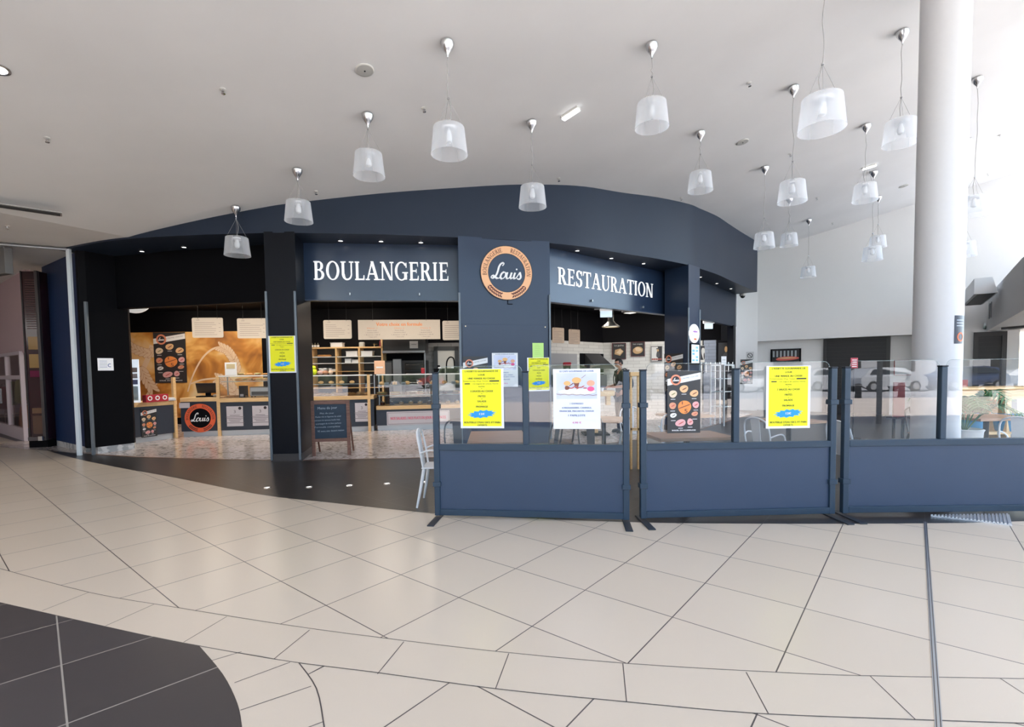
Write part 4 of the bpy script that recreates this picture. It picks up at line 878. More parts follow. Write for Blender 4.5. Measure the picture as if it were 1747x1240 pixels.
# mural of wheat
WB = ((-13.4, 15.6), (-2.6, 15.6))
M, w_, h_ = on(*WB, 196, 566, 449, 712, .01)
t = thing('wheat_mural', 'large orange-brown photo mural of wheat ears on the back wall', 'mural', M=M)
MUR = ramp_noise('mural_print', [(.3, (.22, .07, .02)), (.45, (.62, .26, .05)), (.55, (.85, .48, .14)), (.68, (.92, .72, .42))], 1.1, .5, 3, .6)
MB().box(-w_/2, -h_/2, 0, w_/2, h_/2, .006).build('print', MUR, t)
mi = M.inverted()
def mp(px, py): v = mi @ onw(px, py, *WB); return (v.x, v.y)
mb = MB(); mb.mat(0)
def rib(pts, w0, w1, z):
    p = spline([mp(*q) for q in pts], 6); L = len(p)
    for i in range(L-1):
        a, b = Vector(p[i]), Vector(p[i+1]); n = (b-a).normalized(); n = Vector((-n.y, n.x)); wa = w0+(w1-w0)*i/L; wb2 = w0+(w1-w0)*(i+1)/L
        qd(mb, [a+n*wa, a-n*wa, b-n*wb2, b+n*wb2], z)
    return p
rib([(321, 668), (330, 640), (345, 612), (362, 596), (378, 592)], .02, .035, .008); rib([(240, 690), (262, 660), (300, 615), (310, 600)], .03, .06, .008); rib([(325, 655), (345, 648), (372, 645)], .02, .03, .008)
rib([(235, 655), (245, 630), (258, 600), (262, 590)], .05, .12, .008)
def ear(pts, gw, gl):
    p = spline([mp(*q) for q in pts], 6); mb_i = 0
    for i in range(0, len(p)-1, 2):
        a, b = Vector(p[i]), Vector(p[min(i+1, len(p)-1)]); d = (b-a).normalized() if (b-a).length else Vector((1, 0)); an = math.atan2(d.y, d.x); n = Vector((-d.y, d.x))
        for s in (-1, 1): mb.mat(1); ell(mb, a.x+n.x*gw*s, a.y+n.y*gw*s, gl*1.12, gw*.8, .009+.0005*(i % 14)+.0001*s, 10, an-s*.5); mb.mat(0); ell(mb, a.x+n.x*gw*s, a.y+n.y*gw*s, gl, gw*.7, .0092+.0005*(i % 14)+.0001*s, 10, an-s*.5)
ear([(376, 592), (388, 598), (396, 608), (402, 620), (406, 634)], .07, .13); ear([(372, 646), (385, 650), (396, 662), (404, 676)], .08, .15); ear([(214, 585), (232, 596), (252, 602), (268, 600)], .07, .14); ear([(262, 665), (250, 645), (242, 628)], .08, .16)
mb.build('wheat_ears', [mat('wheat_light', (.88, .66, .45), .5), mat('wheat_shadow', (.60, .30, .14), .5)], t)
sandwich(None, None, None, 'tall black sandwich poster on the wheat mural behind the till', M=frame(onw(291.5, 610, *WB), *WB, .03), w_=1.0, h_=1.58)
# the pale standing display and boxes on the left counter
M, w_, h_ = on(*[(-9.0, 11.25), (-8.3, 11.55)], 207, 613, 238, 687, 0); t = thing('standing_display', 'pale blue-white standing display with pictures of cakes on the leftmost counter', 'display', M=M)
M.translation.z = .932+h_/2; t.matrix_world = M
MB().box(-w_/2, -h_/2, -.03, w_/2, h_/2, 0, .004).build('panel', mat('panel_white', (.75, .8, .85), .4, emit=(.8, .9, 1), es=.35), t)
for k in range(3): MB().box(-w_*.4, h_*(.2-.14*k)-.0, 0, w_*.4, h_*(.31-.14*k), .004).build('cake_picture', mat('pic_%d' % k, [(.45, .36, .33), (.6, .55, .55), (.2, .22, .4)][k], .5), t)
MB().box(-w_*.4, -h_*.45, 0, w_*.4, -h_*.12, .004).build('text_field', mat('pic_text', (.55, .7, .78), .5), t)
mb = MB()
REDBX = mat('box_red', (.45, .02, .04), .5)
for k in range(3):
    p = Vector((-8.42+.02*k, 11.45+.135*k*1.6, .932)); t = thing('red_box', ['front', 'middle', 'rear'][k]+' one of three small red boxes with white discs on the leftmost counter', 'box', p, 1.25, group='small red boxes')
    MB().box(-.09, -.06, 0, .09, .06, .17, .004).build('carton', REDBX, t); mb = MB().at(Matrix.Translation((0, -.0605, .09)) @ Matrix.Rotation(math.pi/2, 4, 'X')); ring(mb, 0, 0, .03, .055, .001, 20); mb.build('disc_print', INKW, t)
t = thing('paper_stack', 'small crumpled white paper stack on the leftmost counter near its wooden post', 'paper', (-8.35, 12.05, .932), .3)
MB().box(-.12, -.08, 0, .12, .08, .05, .01).build('pile', PAP, t); MB().at(Matrix.Rotation(.2, 4, 'Z')).box(-.1, -.07, .05, .11, .08, .075, .008).build('top_sheets', PAP, t)
# ceiling disc lamp top left in the shop
M, w_, h_ = on((-9.8, 11.6), (-7, 11.6), 203, 497, 256, 534, 0); t = thing('round_clock', 'round white disc with dark characters half hidden behind the left black lintel', 'clock', M=M)
mb = MB(); mb.lathe([(1, -.04), (1, 0), (.93, .01), (0, .01)], 36, (0, 0, 0), w_/2, h_/2); mb.build('face', mat('clock_face', (.8, .78, .74), .4, emit=(1, .97, .9), es=.25), t)
mb = MB(); text(mb, 'G', -w_*.12, -h_*.32, h_*.22, .014, None, 0, .03); text(mb, 'S', w_*.17, -h_*.3, h_*.22, .014, None, 0, .03); mb.build('characters', INK, t)
# till
def onK(k, s, d, z):
    a, b = Vector(K[k][0]), Vector(K[k][1]); u = (b-a).normalized(); p = a.lerp(b, s)+Vector((-u.y, u.x))*d; return Vector((p.x, p.y, z))
ang = math.atan2(.72, 4.65)
t = thing('till', 'black cash till screen standing on the till counter', 'till', onK('K2', spx('K2', 345), .3, .982), ang)
MB().box(-.22, -.12, 0, .22, .2, .03, .006).build('base', BLACK, t); MB().box(-.05, .02, .03, .05, .1, .14).build('stand', BLACK, t)
mb = MB().at(Matrix.Translation((0, .02, .12)) @ Matrix.Rotation(.35, 4, 'X')); mb.box(-.24, -.015, -.02, .24, .02, .25, .01); mb.build('display', mat('till_black', (.02, .02, .025), .3), t)
MB().ball((.24, -.14, .04), (.05, .06, .03)).build('hand_scanner', mat('scanner_grey', (.3, .3, .3), .4), t)
# leaflet and food trays over the left glass case
p = onK('K2', spx('K2', 392), .15, 1.525); t = thing('leaflet_stand', 'white leaflet with a food picture standing on the glass case by the mural', 'leaflet', p, ang)
MB().box(-.14, 0, 0, .14, .01, .33, .002).build('leaflet', PAP, t); MB().box(-.1, -.004, .17, .1, 0, .29).build('picture', mat('pic_food', (.6, .5, .3), .5), t); MB().box(-.14, 0, 0, .14, .08, .006).build('foot', SHG, t)
CR = mat('crust', (.62, .30, .10), .5, noise=.25, nscale=25); CRL = mat('crust_light', (.78, .50, .24), .5, noise=.2, nscale=25); GRN = mat('leaf_green', (.15, .35, .05), .5); CHOC = mat('chocolate', (.09, .03, .02), .4)
def bread(loc, rz, label, kind, group, k=1.):
    t = thing('bread' if kind < 2 else ['bread', 'bread', 'sandwich', 'pastry', 'cake'][kind], label, ['bread', 'bread', 'sandwich', 'pastry', 'cake'][kind], loc, rz, group); L = .13*k
    if kind == 0:
        MB().ball((0, 0, .034*k), (L, .05*k, .034*k), 14, 8).build('loaf', CR, t); mb = MB()
        for i in (-1, 0, 1): mb.tube([(L*.45*i-.02, -.02*k, .062*k), (L*.45*i+.02, .02*k, .062*k)], .006*k, 5)
        mb.build('cuts', CRL, t)
    elif kind == 1: MB().ball((0, 0, .04*k), (.07*k, .06*k, .04*k), 14, 8).build('bun', CRL, t); MB().ball((0, 0, .068*k), (.03*k, .03*k, .014*k), 10, 6).build('topping', CR, t)
    elif kind == 2:
        MB().ball((0, 0, .02*k), (L, .045*k, .02*k), 14, 6).build('bun_bottom', CRL, t); MB().box(-L*.85, -.048*k, .025*k, L*.85, .048*k, .045*k, .008).build('filling', mat('ham', (.75, .35, .3), .5), t)
        MB().box(-L*.8, -.055*k, .04*k, L*.8, .05*k, .05*k, .004).build('salad', GRN, t); MB().ball((0, 0, .06*k), (L, .045*k, .024*k), 14, 6).build('bun_top', CRL, t)
    elif kind == 3: 
        mb = MB(); mb.tube(spline([(-.08*k, -.03*k, .02*k), (-.04*k, .015*k, .03*k), (.04*k, .015*k, .03*k), (.08*k, -.03*k, .02*k)], 4), [.008*k]+[.018*k]*3+[.03*k]*6+[.018*k]*2+[.008*k], 10); mb.build('croissant', CR, t); MB().ball((0, .012*k, .058*k), (.02*k, .012*k, .006*k), 8, 5).build('glaze', CRL, t)
    else:
        MB().lathe([(.05*k, 0), (.055*k, .015*k), (.055*k, .06*k), (.045*k, .065*k), (0, .065*k)], 18).build('sponge', [CHOC, CRL][int(loc[0]*10) % 2], t); MB().ball((0, 0, .07*k), (.03*k, .03*k, .018*k), 10, 6).build('cream_top', mat('cream', (.85, .8, .72), .5), t)
    return t
nm = ['first', 'second', 'third', 'fourth', 'fifth', 'sixth', 'seventh', 'eighth', 'ninth', 'tenth', 'eleventh', 'twelfth']
for i in range(6):
    bread(onK('K2', spx('K2', 404+i*9), .25+.05*(i % 2), 1.373), i*.9, nm[i]+' sandwich from left on the upper shelf of the left glass case', 2 if i % 3 else 0, 'sandwiches on the left case shelf')
for i in range(4):
    bread(onK('K2', spx('K2', 408+i*14), .22, 1.525), .4*i, nm[i]+' bread from left lying on top of the left glass case', 0 if i % 2 else 2, 'breads on top of the left case', .72)
for i in range(5): bread(onK('K2', spx('K2', 381+i*8), .3, .952), .5*i, nm[i]+' pastry from left on the base inside the left glass case', 3, 'pastries in the left case')
t = thing('toaster', 'steel sandwich toaster inside the glass case left of the narrow pillar', 'toaster', onK('K2', spx('K2', 442), .28, .952), ang)
MB().box(-.28, -.1, .03, .28, .22, .27, .02).build('housing', mat('toaster_steel', (.55, .55, .55), .35, .8), t); MB().box(-.23, -.104, .06, .23, -.098, .15).build('slot_door', mat('toaster_dark', (.08, .08, .08), .3), t)
for x in (-.24, .24): 
    for y in (-.06, .18): MB().cyl((x, y, 0), (x, y, .03), .015, 8).build('foot', BLACK, t)
t = thing('black_box', 'black upright device at the left of the steel toaster in the glass case', 'device', onK('K2', spx('K2', 408), .3, .952), ang); MB().box(-.07, -.1, 0, .07, .15, .3, .006).build('casing', BLACK, t); MB().box(-.04, -.105, .03, .04, -.1, .09).build('label_plate', CARD, t)
# right-hand case (second bay)
for i in range(9):
    bread(onK('K2', spx('K2', 534+i*11), .22+.06*(i % 2), .952), .12*i, nm[i]+' baked item from left on the base of the case behind the chalkboard', (0, 0, 3, 1)[i % 4], 'breads in the case behind the chalkboard', 1.25)
for i in range(4): bread(onK('K2', spx('K2', 545+i*18), .25, 1.265), .3*i, nm[i]+' bun from left on the shelf of the case behind the chalkboard', 1, 'buns on the middle case shelf')
YG = mat('yellow_green', (.72, .85, .02), .6)
t = thing('gift_plush', 'bright yellow-green rounded item on top of the case beside the narrow pillar', 'decoration', onK('K2', spx('K2', 533), .2, 1.505)); MB().ball((0, 0, .085), (.1, .08, .09), 14, 8).build('lower_puff', YG, t); MB().ball((0, 0, .19), (.075, .06, .06), 14, 8).build('upper_puff', YG, t)
for i in range(3):
    t = thing('wrapped_biscuits', ['left', 'middle', 'right'][i]+' one of three cellophane bags of biscuits on top of the case behind the chalkboard', 'biscuit bag', onK('K2', spx('K2', 545+i*9), .2, 1.505), i, group='biscuit bags')
    MB().ball((0, 0, .06), (.08, .06, .06), 12, 8).build('bag', [mat('bag_rose', (.6, .38, .34), .3), mat('bag_brown', (.5, .25, .15), .3), mat('bag_tan', (.72, .5, .36), .3)][i], t); mb = MB(); mb.lathe([(.015, .11), (.04, .17), (.05, .16)], 10, cap=False); mb.build('tied_top', mat('cello', (.8, .8, .8), .2), t)
# refrigerated counter contents
for j, (z, n_, kk) in enumerate([(.672, 9, 4), (.934, 7, 2), (1.214, 7, 1)]):
    for i in range(n_):
        bread(onK('K3', .06+.86*i/(n_-1), .22+.06*(i % 2), z), .4*i, nm[i]+' from left '+['on the bottom', 'on the lower glass shelf', 'on the upper glass shelf'][j]+' of the refrigerated counter', kk if (i+j) % 3 else 4, ['cakes', 'rolls', 'buns'][j]+' in the refrigerated counter', 1.15)
for i in range(5):
    t = thing('price_tag', nm[i]+' white price tag from left on the upper shelf of the refrigerated counter', 'price tag', onK('K3', .12+.19*i, .04, 1.213), ang, group='shelf price tags'); MB().box(-.06, 0, 0, .06, .006, .07).build('card', PAP, t); MB().box(-.04, -.002, .02, .04, 0, .03).build('print', INK, t)
for i, x in enumerate((.72, .87)):
    t = thing('black_basket', ['left', 'right'][i]+' one of two black baskets standing on the refrigerated counter before the door', 'basket', onK('K3', x, .25, 1.505), ang, group='black baskets'); mb = MB()
    mb.prism([(-.14, -.1), (.14, -.1), (.14, .1), (-.14, .1)], 0, .02); MB_ = mb
    for (a_, b_) in (((-.15, -.11), (.15, -.10)), ((-.15, .10), (.15, .11)), ((-.15, -.1), (-.14, .1)), ((.14, -.1), (.15, .1))): mb.box(a_[0], a_[1], .0, b_[0], b_[1], .13)
    mb.build('basket', BLACK, t); MB().box(-.03, -.02, .02, .05, .03, .17, .004).build('card_inside', PAP, t)
t = thing('wooden_flyer_box', 'orange-beige flyer board standing at the left end of the refrigerated counter', 'flyer', onK('K3', .04, .2, 1.505), ang); MB().box(-.14, 0, 0, .14, .02, .36, .003).build('board', mat('flyer_orange', (.85, .52, .34), .5), t); MB().box(-.09, -.003, .16, .09, 0, .2).build('print', PAP, t)
t = thing('red_tin', 'small red tin on the refrigerated counter left of the door', 'tin', onK('K3', .53, .3, 1.505)); MB().lathe([(.05, 0), (.05, .14), (.045, .145)], 16).build('tin', REDBX, t); MB().lathe([(.052, .13), (.052, .15), (0, .152)], 16).build('lid', REDB, t)
# wooden shelf unit on the back wall
SF = ((-8, 15.15), (-2, 15.15)); xa, xb = onw(527, 592, *SF).x, onw(654, 592, *SF).x; zt = onw(590, 592, *SF).z
t = thing('shelf_unit', 'open light wood shelf unit with three bays behind the counter', 'shelf', (xa, 15.05, 0))
W_ = xb-xa; vx = [onw(px, 600, *SF).x-xa for px in (533, 575, 614, 653)]
MB().box(0, 0, zt-.04, W_, .42, zt).build('top_board', WOOD, t)
for x in vx: MB().box(x-.025, 0, 0, x+.025, .42, zt-.04 if x < W_-.1 else zt+.6).build('upright', WOOD, t)
for zz, m_ in ((onw(590, 608, *SF).z, WMET), (onw(590, 619, *SF).z, WMET), (onw(590, 633, *SF).z, WOOD), (1.1, WOOD), (.5, WOOD)): MB().box(.02, .0, zz-.02, W_-.02, .4, zz).build('shelf_board', m_, t)
MB().box(0, .41, 0, W_, .42, zt-.04).build('back_panel', mat('shelf_back', (.05, .05, .055), .5), t)
sh2 = onw(590, 608, *SF).z; sh3 = onw(590, 619, *SF).z; sh4 = onw(590, 633, *SF).z
TUB = mat('tub_white', (.75, .76, .78), .4)
def tub(x0, x1, z, h, label, lid=True, y=15.1, gp='white storage boxes'):
    a = onw(x0, 600, *SF).x; b = onw(x1, 600, *SF).x; t = thing('storage_box', label, 'box', ((a+b)/2, y+.14, z), group=gp); w2 = (b-a)/2
    MB().box(-w2*.94, -.12, 0, w2*.94, .12, h*.88, .008).build('tub', TUB, t); MB().box(-w2, -.13, h*.88, w2, .13, h, .004).build('lid', mat('tub_lid', (.66, .67, .7), .4), t)
tub(590, 610.5, sh2, .16, 'white box on the shelf unit left of its third upright, under the top board'); tub(615.5, 636, sh2, .16, 'white box on the shelf unit right of its third upright, under the top board'); tub(564, 585, zt, .14, 'white tub standing on top of the shelf unit between bottles and jar')
tub(588, 599, sh3, .13, 'small brown-grey carton on the middle shelf of the centre bay, left one'); tub(600, 612, sh3, .1, 'small carton on the middle shelf of the centre bay, right one')
tub(545, 556, sh4, .1, 'low white carton on the third shelf of the left bay'); tub(560, 574, sh4, .07, 'flat white carton on the third shelf near the second upright')
for i, px in enumerate((531.5, 536.5, 541.5)):
    p = onw(px, 592, *SF); t = thing('bottle', ['left', 'middle', 'right'][i]+' one of three small bottles at the left end of the shelf top', 'bottle', (p.x, 15.2, zt), group='bottles on the shelf top')
    MB().lathe([(.035, 0), (.035, .09), (.012, .12), (.012, .15)], 14).build('glass_body', mat('bottle_dark', (.12, .1, .07), .2), t); MB().lathe([(.015, .14), (.015, .16), (0, .16)], 10).build('cap', BLACK, t); MB().lathe([(.036, .02), (.036, .07)], 14, cap=False).build('label_band', PAP, t)
p = onw(616, 592, *SF); t = thing('jar', 'big glass jar with dark lid on the shelf top', 'jar', (p.x, 15.25, zt)); MB().lathe([(.08, 0), (.09, .02), (.09, .13), (.06, .155)], 20).build('jar_body', mat('jar_glass', (.5, .52, .5), .1), t); MB().lathe([(.065, .15), (.065, .19), (0, .2)], 20).build('lid', BLACK, t)
p = onw(637, 592, *SF); t = thing('brass_scale', 'small brass ornament at the right of the shelf top', 'ornament', (p.x, 15.25, zt)); MB().lathe([(.05, 0), (.015, .02), (.012, .1), (.03, .11), (0, .12)], 14).build('stand', mat('brass', (.7, .6, .4)), t); MB().lathe([(.01, .06), (.07, .085), (.075, .08)], 14, (.03, 0, 0), cap=False).build('pan', MATS['brass'], t)
p = onw(648, 592, *SF); t = thing('bottle', 'dark red bottle beside the tallest shelf upright', 'bottle', (p.x, 15.25, zt), group=None); MB().lathe([(.04, 0), (.04, .16), (.014, .2), (.014, .25)], 14).build('glass_body', mat('bottle_red', (.18, .02, .03), .2), t); MB().lathe([(.017, .24), (.017, .27), (0, .27)], 10).build('cap', BLACK, t)
for i, (px, zz) in enumerate([(546, sh2), (556, sh2)]): bread(Vector((onw(px, 600, *SF).x, 15.25, zz)), .2, ['left', 'right'][i]+' big loaf on the top shelf of the left bay of the shelf unit', 0, 'loaves on the shelf', 1.0)
# bread oven
OV = ((-4, 15.2), (0, 15.2)); xa, xb = onw(657, 600, *OV).x, onw(728, 600, *OV).x; W_ = xb-xa
t = thing('bread_oven', 'big dark deck oven with steel hood edge behind the refrigerated counter', 'oven', (xa, 15.1, 0)); OVD = mat('oven_dark', (.03, .03, .032), .3, .3)
MB().box(0, 0, 0, W_, .4, 1.9).build('casing', OVD, t); MB().box(-.02, -.18, 2.12, W_+.0, .4, 2.2, .01).build('hood_edge', mat('hood_steel', (.25, .25, .26), .3, .8), t); MB().box(.0, -.1, 2.2, W_, .4, 2.75).build('hood', OVD, t)
MB().box(.26, -.04, .9, .52, 0, 1.95, .01).build('steel_door', mat('door_steel', (.3, .31, .32), .3, .8), t)
for k in range(4): o = MB().box(.62, -.02, .8+.27*k, W_-.08, 0, 1.02+.27*k, .006).build('deck_door', mat('deck_black', (.015, .015, .015), .2), t); MB().cyl((.66, -.05, .96+.27*k), (W_-.12, -.05, .96+.27*k), .01, 8).build('handle', ALU, o)
MB().box(.02, -.02, 1.2, .22, 0, 1.85, .006).build('control_panel', mat('panel_grey', (.12, .12, .125), .3), t); MB().cyl((W_-.03, -.08, .9), (W_-.03, -.08, 2.6), .018, 8).build('steel_tube', ALU, t)
M, w_, h_ = on(*OV, 699, 582, 713, 594, .15); 
t = thing('notice', 'small white notice on the dark oven hood', 'notice', M=frame((onw(706, 588, (-4, 14.98), (0, 14.98))), (-4, 15), (0, 15))); MB().box(-w_/2, -h_/2, 0, w_/2, h_/2, .003).build('sheet', mat('paper_grey', (.55, .55, .56), .5), t); MB().box(-w_*.3, 0, .003, w_*.3, h_*.05, .004).build('printed_line', INK, t)
# service door with window
DW = ((-2.75, 15.55), (1.15, 15.98)); M, w_, h_ = on(*DW, 741, 591, 783, 690, .0); pz = M.translation.z+h_/2; M.translation.z = 0
t = bpy.data.objects.new('door_1', None); COL.objects.link(t); t.matrix_world = M; t['kind'] = 'structure'
DG = mat('door_grey', (.05, .055, .06), .4)
mb = MB()
for x0, y0, x1, y1 in ((-w_/2, 0, -w_/2+.12, pz), (w_/2-.12, 0, w_/2, pz), (-w_/2, pz-.13, w_/2, pz), (-w_/2+.12, 0, w_/2-.12, .95)): mb.box(x0, y0, 0, x1, y1, .06)
mb.build('door_frame', DG, t); MB().box(-w_/2+.12, .95, .01, w_/2-.12, pz-.13, .02).build('door_window', mat('lit_room', (.55, .53, .48), .4, emit=(.9, .85, .75), es=.08), t)
mb = MB(); mb.tube(spline([(-.0, 1.2, .03), (0, 1.75, .03), (.06, 1.95, .03), (.16, 2.0, .03), (.24, 1.9, .03), (.25, 1.5, .03)], 5), .02, 8); o = mb.build('hanging_hose', BLACK, t); MB().box(-.28, 1.55, .06, -.2, 1.75, .09).build('door_handle', BLACK, t)
# A-frame chalkboard
CH = mat('chalk_board', (.022, .04, .065), .55, noise=.3, nscale=6); CHW = wood('chalk_frame', (.16, .07, .05), (.26, .13, .09), .5, 4); CHK = mat('chalk', (.42, .48, .52), .8)
pa, pb = flr(536, 778), flr(596, 776); L = (pb-pa).length; zt_ = EYE+ray(565, 683).z*((pa.y+pb.y)/2)/ray(565, 683).y; zb_ = EYE+ray(565, 748).z*pa.y/ray(565, 748).y
u = (pb-pa).normalized(); t = thing('chalkboard', 'A-frame chalkboard with brown frame and handwritten menu beside the narrow pillar', 'chalkboard', pa, math.atan2(u.y, u.x))
for x in (0, L): MB().box(x-.03, -.02, 0, x+.03, .02, zt_+.0, .004).build('front_leg', CHW, t); MB().tube([(x, .02, zt_-.1), (x, .42, .02)], .018, 6).build('rear_leg', CHW, t)
MB().box(.03, -.02, zt_-.07, L-.03, .02, zt_, .003).build('top_rail', CHW, t); MB().box(.03, -.02, zb_-.06, L-.03, .02, zb_, .003).build('bottom_rail', CHW, t); MB().box(.03, -.008, zb_, L-.03, .008, zt_-.07).build('slate', CH, t)
mb = MB().at(Matrix.Translation((L/2, -.012, 0)) @ Matrix.Rotation(math.pi/2, 4, 'X')); H_ = zt_-zb_-.07
text(mb, 'Menu du jour', -.05, zb_+H_*.86, .05, .002, L*.55, .03); 
for k, s in enumerate(['Plat du jour', 'Poulet rôti et légumes du soleil', 'concassé de tomates basilic frais', 'accompagné de riz blanc parfumé', 'Formule complète']): text(mb, s, -.06+.02*(k % 2), zb_+H_*(.72-.1*k), .03, .002, L*(.4 if k in (0,) else .72), .02)
text(mb, '9€ menu avec dessert maison', 0, zb_+H_*.2, .035, .002, L*.75, .03)
mb.build('chalk_writing', CHK, t)
# ================================================================ KITCHEN SIDE
KL = ((1.25, 16.02), (3.35, 18.15)); KR = ((3.35, 18.15), (6.75, 17.55)); HK = ((.6, 13.9), (2.6, 15.4)); MBK = mat('menu_kraft', (.46, .36, .28), .6)
hmenu((942, 559, 962, 585), 'brown menu board hanging right of the navy centre pillar, left one of two', HK, MBK, 8); hmenu((970, 562, 989, 587), 'brown menu board hanging over the kitchen, right one of two', HK, MBK, 8)
def framed(a, b, r, label, kind, out=.02, fr=None, name='framed_poster', cat='poster'):
    M, w_, h_ = on(a, b, *r, out); t = thing(name, label, cat, M=M); MB().box(-w_/2, -h_/2, 0, w_/2, h_/2, .03, .004).build('frame', fr or mat('frame_maroon', (.10, .015, .02), .4), t)
    mb = MB(); mb.mat(0).box(-w_*.45, -h_*.46, .03, w_*.45, h_*.46, .032); z = .034
    if kind == 'crepe': mb.mat(1); ell(mb, 0, -h_*.08, w_*.36, h_*.24, z, 20, .2); mb.mat(2); ell(mb, .03*w_, -.02*h_, .24*w_, .14*h_, z+.002, 14, -.3, .08); mb.mat(3); text(mb, 'Les crepes', 0, h_*.3, h_*.1, z, w_*.66)
    if kind == 'fold': mb.mat(1); qd(mb, [(-w_*.32, -.18*h_), (.08*w_, -.28*h_), (.32*w_, -.02*h_), (.1*w_, .16*h_), (-.28*w_, .08*h_)], z); mb.mat(2); qd(mb, [(-w_*.2, -.1*h_), (.08*w_, -.2*h_), (.26*w_, 0), (.06*w_, .12*h_)], z+.002); mb.mat(3); text(mb, 'Les gaufres', 0, h_*.3, h_*.1, z, w_*.66)
    if kind == 'cook': 
        mb.mat(3); mb.box(-w_*.43, -h_*.44, .032, w_*.1, h_*.44, .033); mb.mat(1); ell(mb, .1*w_, .2*h_, .09*w_, .1*h_, z); mb.mat(4); ell(mb, .12*w_, -.05*h_, .16*w_, .2*h_, z+.001, 14, 0, .1); qd(mb, [(-.05*w_, .28*h_), (.25*w_, .3*h_), (.22*w_, .36*h_), (-.02*w_, .35*h_)], z); mb.mat(5)
        for k in range(5): ell(mb, (-.34+.17*k)*w_, -.34*h_, .09*w_, .06*h_, z+.002, 10)
    if kind == 'horse': mb.mat(3); ell(mb, 0, .05*h_, .2*w_, .34*h_, z, 14, .1, .1); mb.mat(0); ell(mb, .06*w_, -.1*h_, .06*w_, .2*h_, z+.002, 10); mb.mat(3); mb.box(-w_*.42, -h_*.44, .032, w_*.42, -h_*.3, .033)
    if kind == 'dark': mb.mat(1); ell(mb, .12*w_, .28*h_, .11*w_, .08*h_, z, 14); mb.mat(4); ell(mb, .12*w_, -.02*h_, .3*w_, .22*h_, z, 16)
    mb.build('picture', [mat('pic_black', (.02, .018, .02), .4), mat('pic_tan', (.5, .32, .16), .5), mat('pic_cream', (.68, .52, .34), .5), mat('pic_white', (.62, .62, .6), .5), mat('pic_grey', (.06, .06, .065), .5), mat('pic_red', (.3, .08, .06), .5)], t); return t
framed(*KR, (1044, 585, 1068, 613), 'black framed picture of folded waffles on the white kitchen bricks', 'fold'); framed(*KR, (1076, 583, 1100, 608), 'black framed picture of a crepe plate on the white kitchen bricks', 'crepe'); framed(*KR, (1110, 590, 1130, 617), 'black and white cook picture at the right end of the kitchen bricks', 'cook', fr=mat('frame_grey', (.3, .3, .3), .4))
# alcoves in the left kitchen wall
M, w_, h_ = on(*KL, 989, 603, 1029, 668, .0); t = thing('range_hood', 'dark sloping range hood with steel oven below in the kitchen recess', 'range hood', M=M)
HZ = h_/2; MB().box(-w_/2, -h_/2, .004, w_/2, h_/2, .02).build('recess_panel', BLACK, t)
mb = MB(); mb.add([(-w_*.3, HZ-.02, .02), (w_*.35, HZ-.02, .02), (w_*.5, HZ-.5, .5), (-w_*.3, HZ-.5, .5), (-w_*.3, HZ-.5, .02), (w_*.5, HZ-.5, .02), (-w_*.3, HZ-.56, .5), (w_*.5, HZ-.56, .5), (-w_*.3, HZ-.56, .02), (w_*.5, HZ-.56, .02)], [(0, 3, 2, 1), (3, 6, 7, 2), (6, 8, 9, 7), (0, 4, 3), (1, 2, 5), (4, 8, 6, 3), (5, 2, 7, 9)]); mb.build('hood', mat('hood_grey', (.07, .07, .075), .35, .4), t)
MB().box(-w_*.48, -h_/2, .02, w_*.3, HZ-.75, .35, .01).build('oven_body', mat('oven_steel', (.18, .19, .2), .35, .7), t); MB().box(-w_*.4, HZ-.72, .12, w_*.2, HZ-.68, .33).build('oven_top', ALU, t)
M, w_, h_ = on(*KL, 940, 603, 984, 640, .0); t = thing('wall_recess', 'grey tiled kitchen recess with a steel worktop left of the range hood', 'kitchen recess', M=M)
MB().box(-w_/2, -h_/2, .004, w_/2, h_/2, .015).build('back_panel', mat('recess_grey', (.34, .34, .35), .4), t); MB().box(-w_/2, -h_/2-.04, .004, w_/2, -h_/2+.02, .5).build('worktop', mat('dark_top', (.08, .085, .09), .3), t); MB().box(-w_/2, -1.2, .004, w_/2, -h_/2-.04, .45).build('cupboard', CNTR, t)
p = onw(953, 622, *KL); t = thing('coffee_machine', 'small black and red coffee machine in the kitchen recess', 'coffee machine', (p.x+.25, p.y-.25, M.translation.z-h_/2+.022)); MB().box(-.13, -.1, 0, .13, .1, .06, .01).build('base', BLACK, t); MB().box(-.12, .02, .06, .12, .1, .34, .02).build('column', BLACK, t); MB().box(-.13, -.08, .28, .13, .1, .4, .03).build('head', REDBX, t); MB().lathe([(.05, 0), (.06, .1), (.045, .15)], 14, (0, -.03, .065)).build('carafe', mat('carafe', (.2, .2, .2), .1), t)
# steel bell hood and lit box
t = thing('bell_hood', 'cream-lit steel bell hood hanging from a duct in the kitchen', 'extractor', aty(1042, 558, 12.6)); t.location.z -= .0
MB().lathe([(.22, 0), (.225, .02), (.12, .1), (.075, .16), (.07, .9)], 30, cap=False).build('bell', mat('bell_steel', (.62, .58, .52), .28, .9), t); MB().lathe([(.2, .015), (0, .03)], 24, cap=False).build('inner_disc', mat('bell_inner', (.6, .5, .35), .4, emit=(1, .85, .6), es=.6), t)
t = thing('exit_box_light', 'white box emergency light hanging before the steel bell hood', 'light', aty(1034, 531, 11.9)); MB().box(-.14, -.03, -.14, .14, .03, .0, .005).build('panel', mat('exit_pale', (.6, .75, .85), .3, emit=(.75, .9, 1), es=.35), t); MB().box(-.15, -.05, .0, .15, .05, .12, .02).build('housing', mat('exit_white', (.8, .8, .8), .4, emit=(1, 1, 1), es=.2), t); MB().box(-.28, -.01, .04, -.15, .01, .07, .004).build('arm', ALU, t); MB().cyl((0, 0, .12), (0, 0, .65), .012, 6).build('stem', ALU, t)
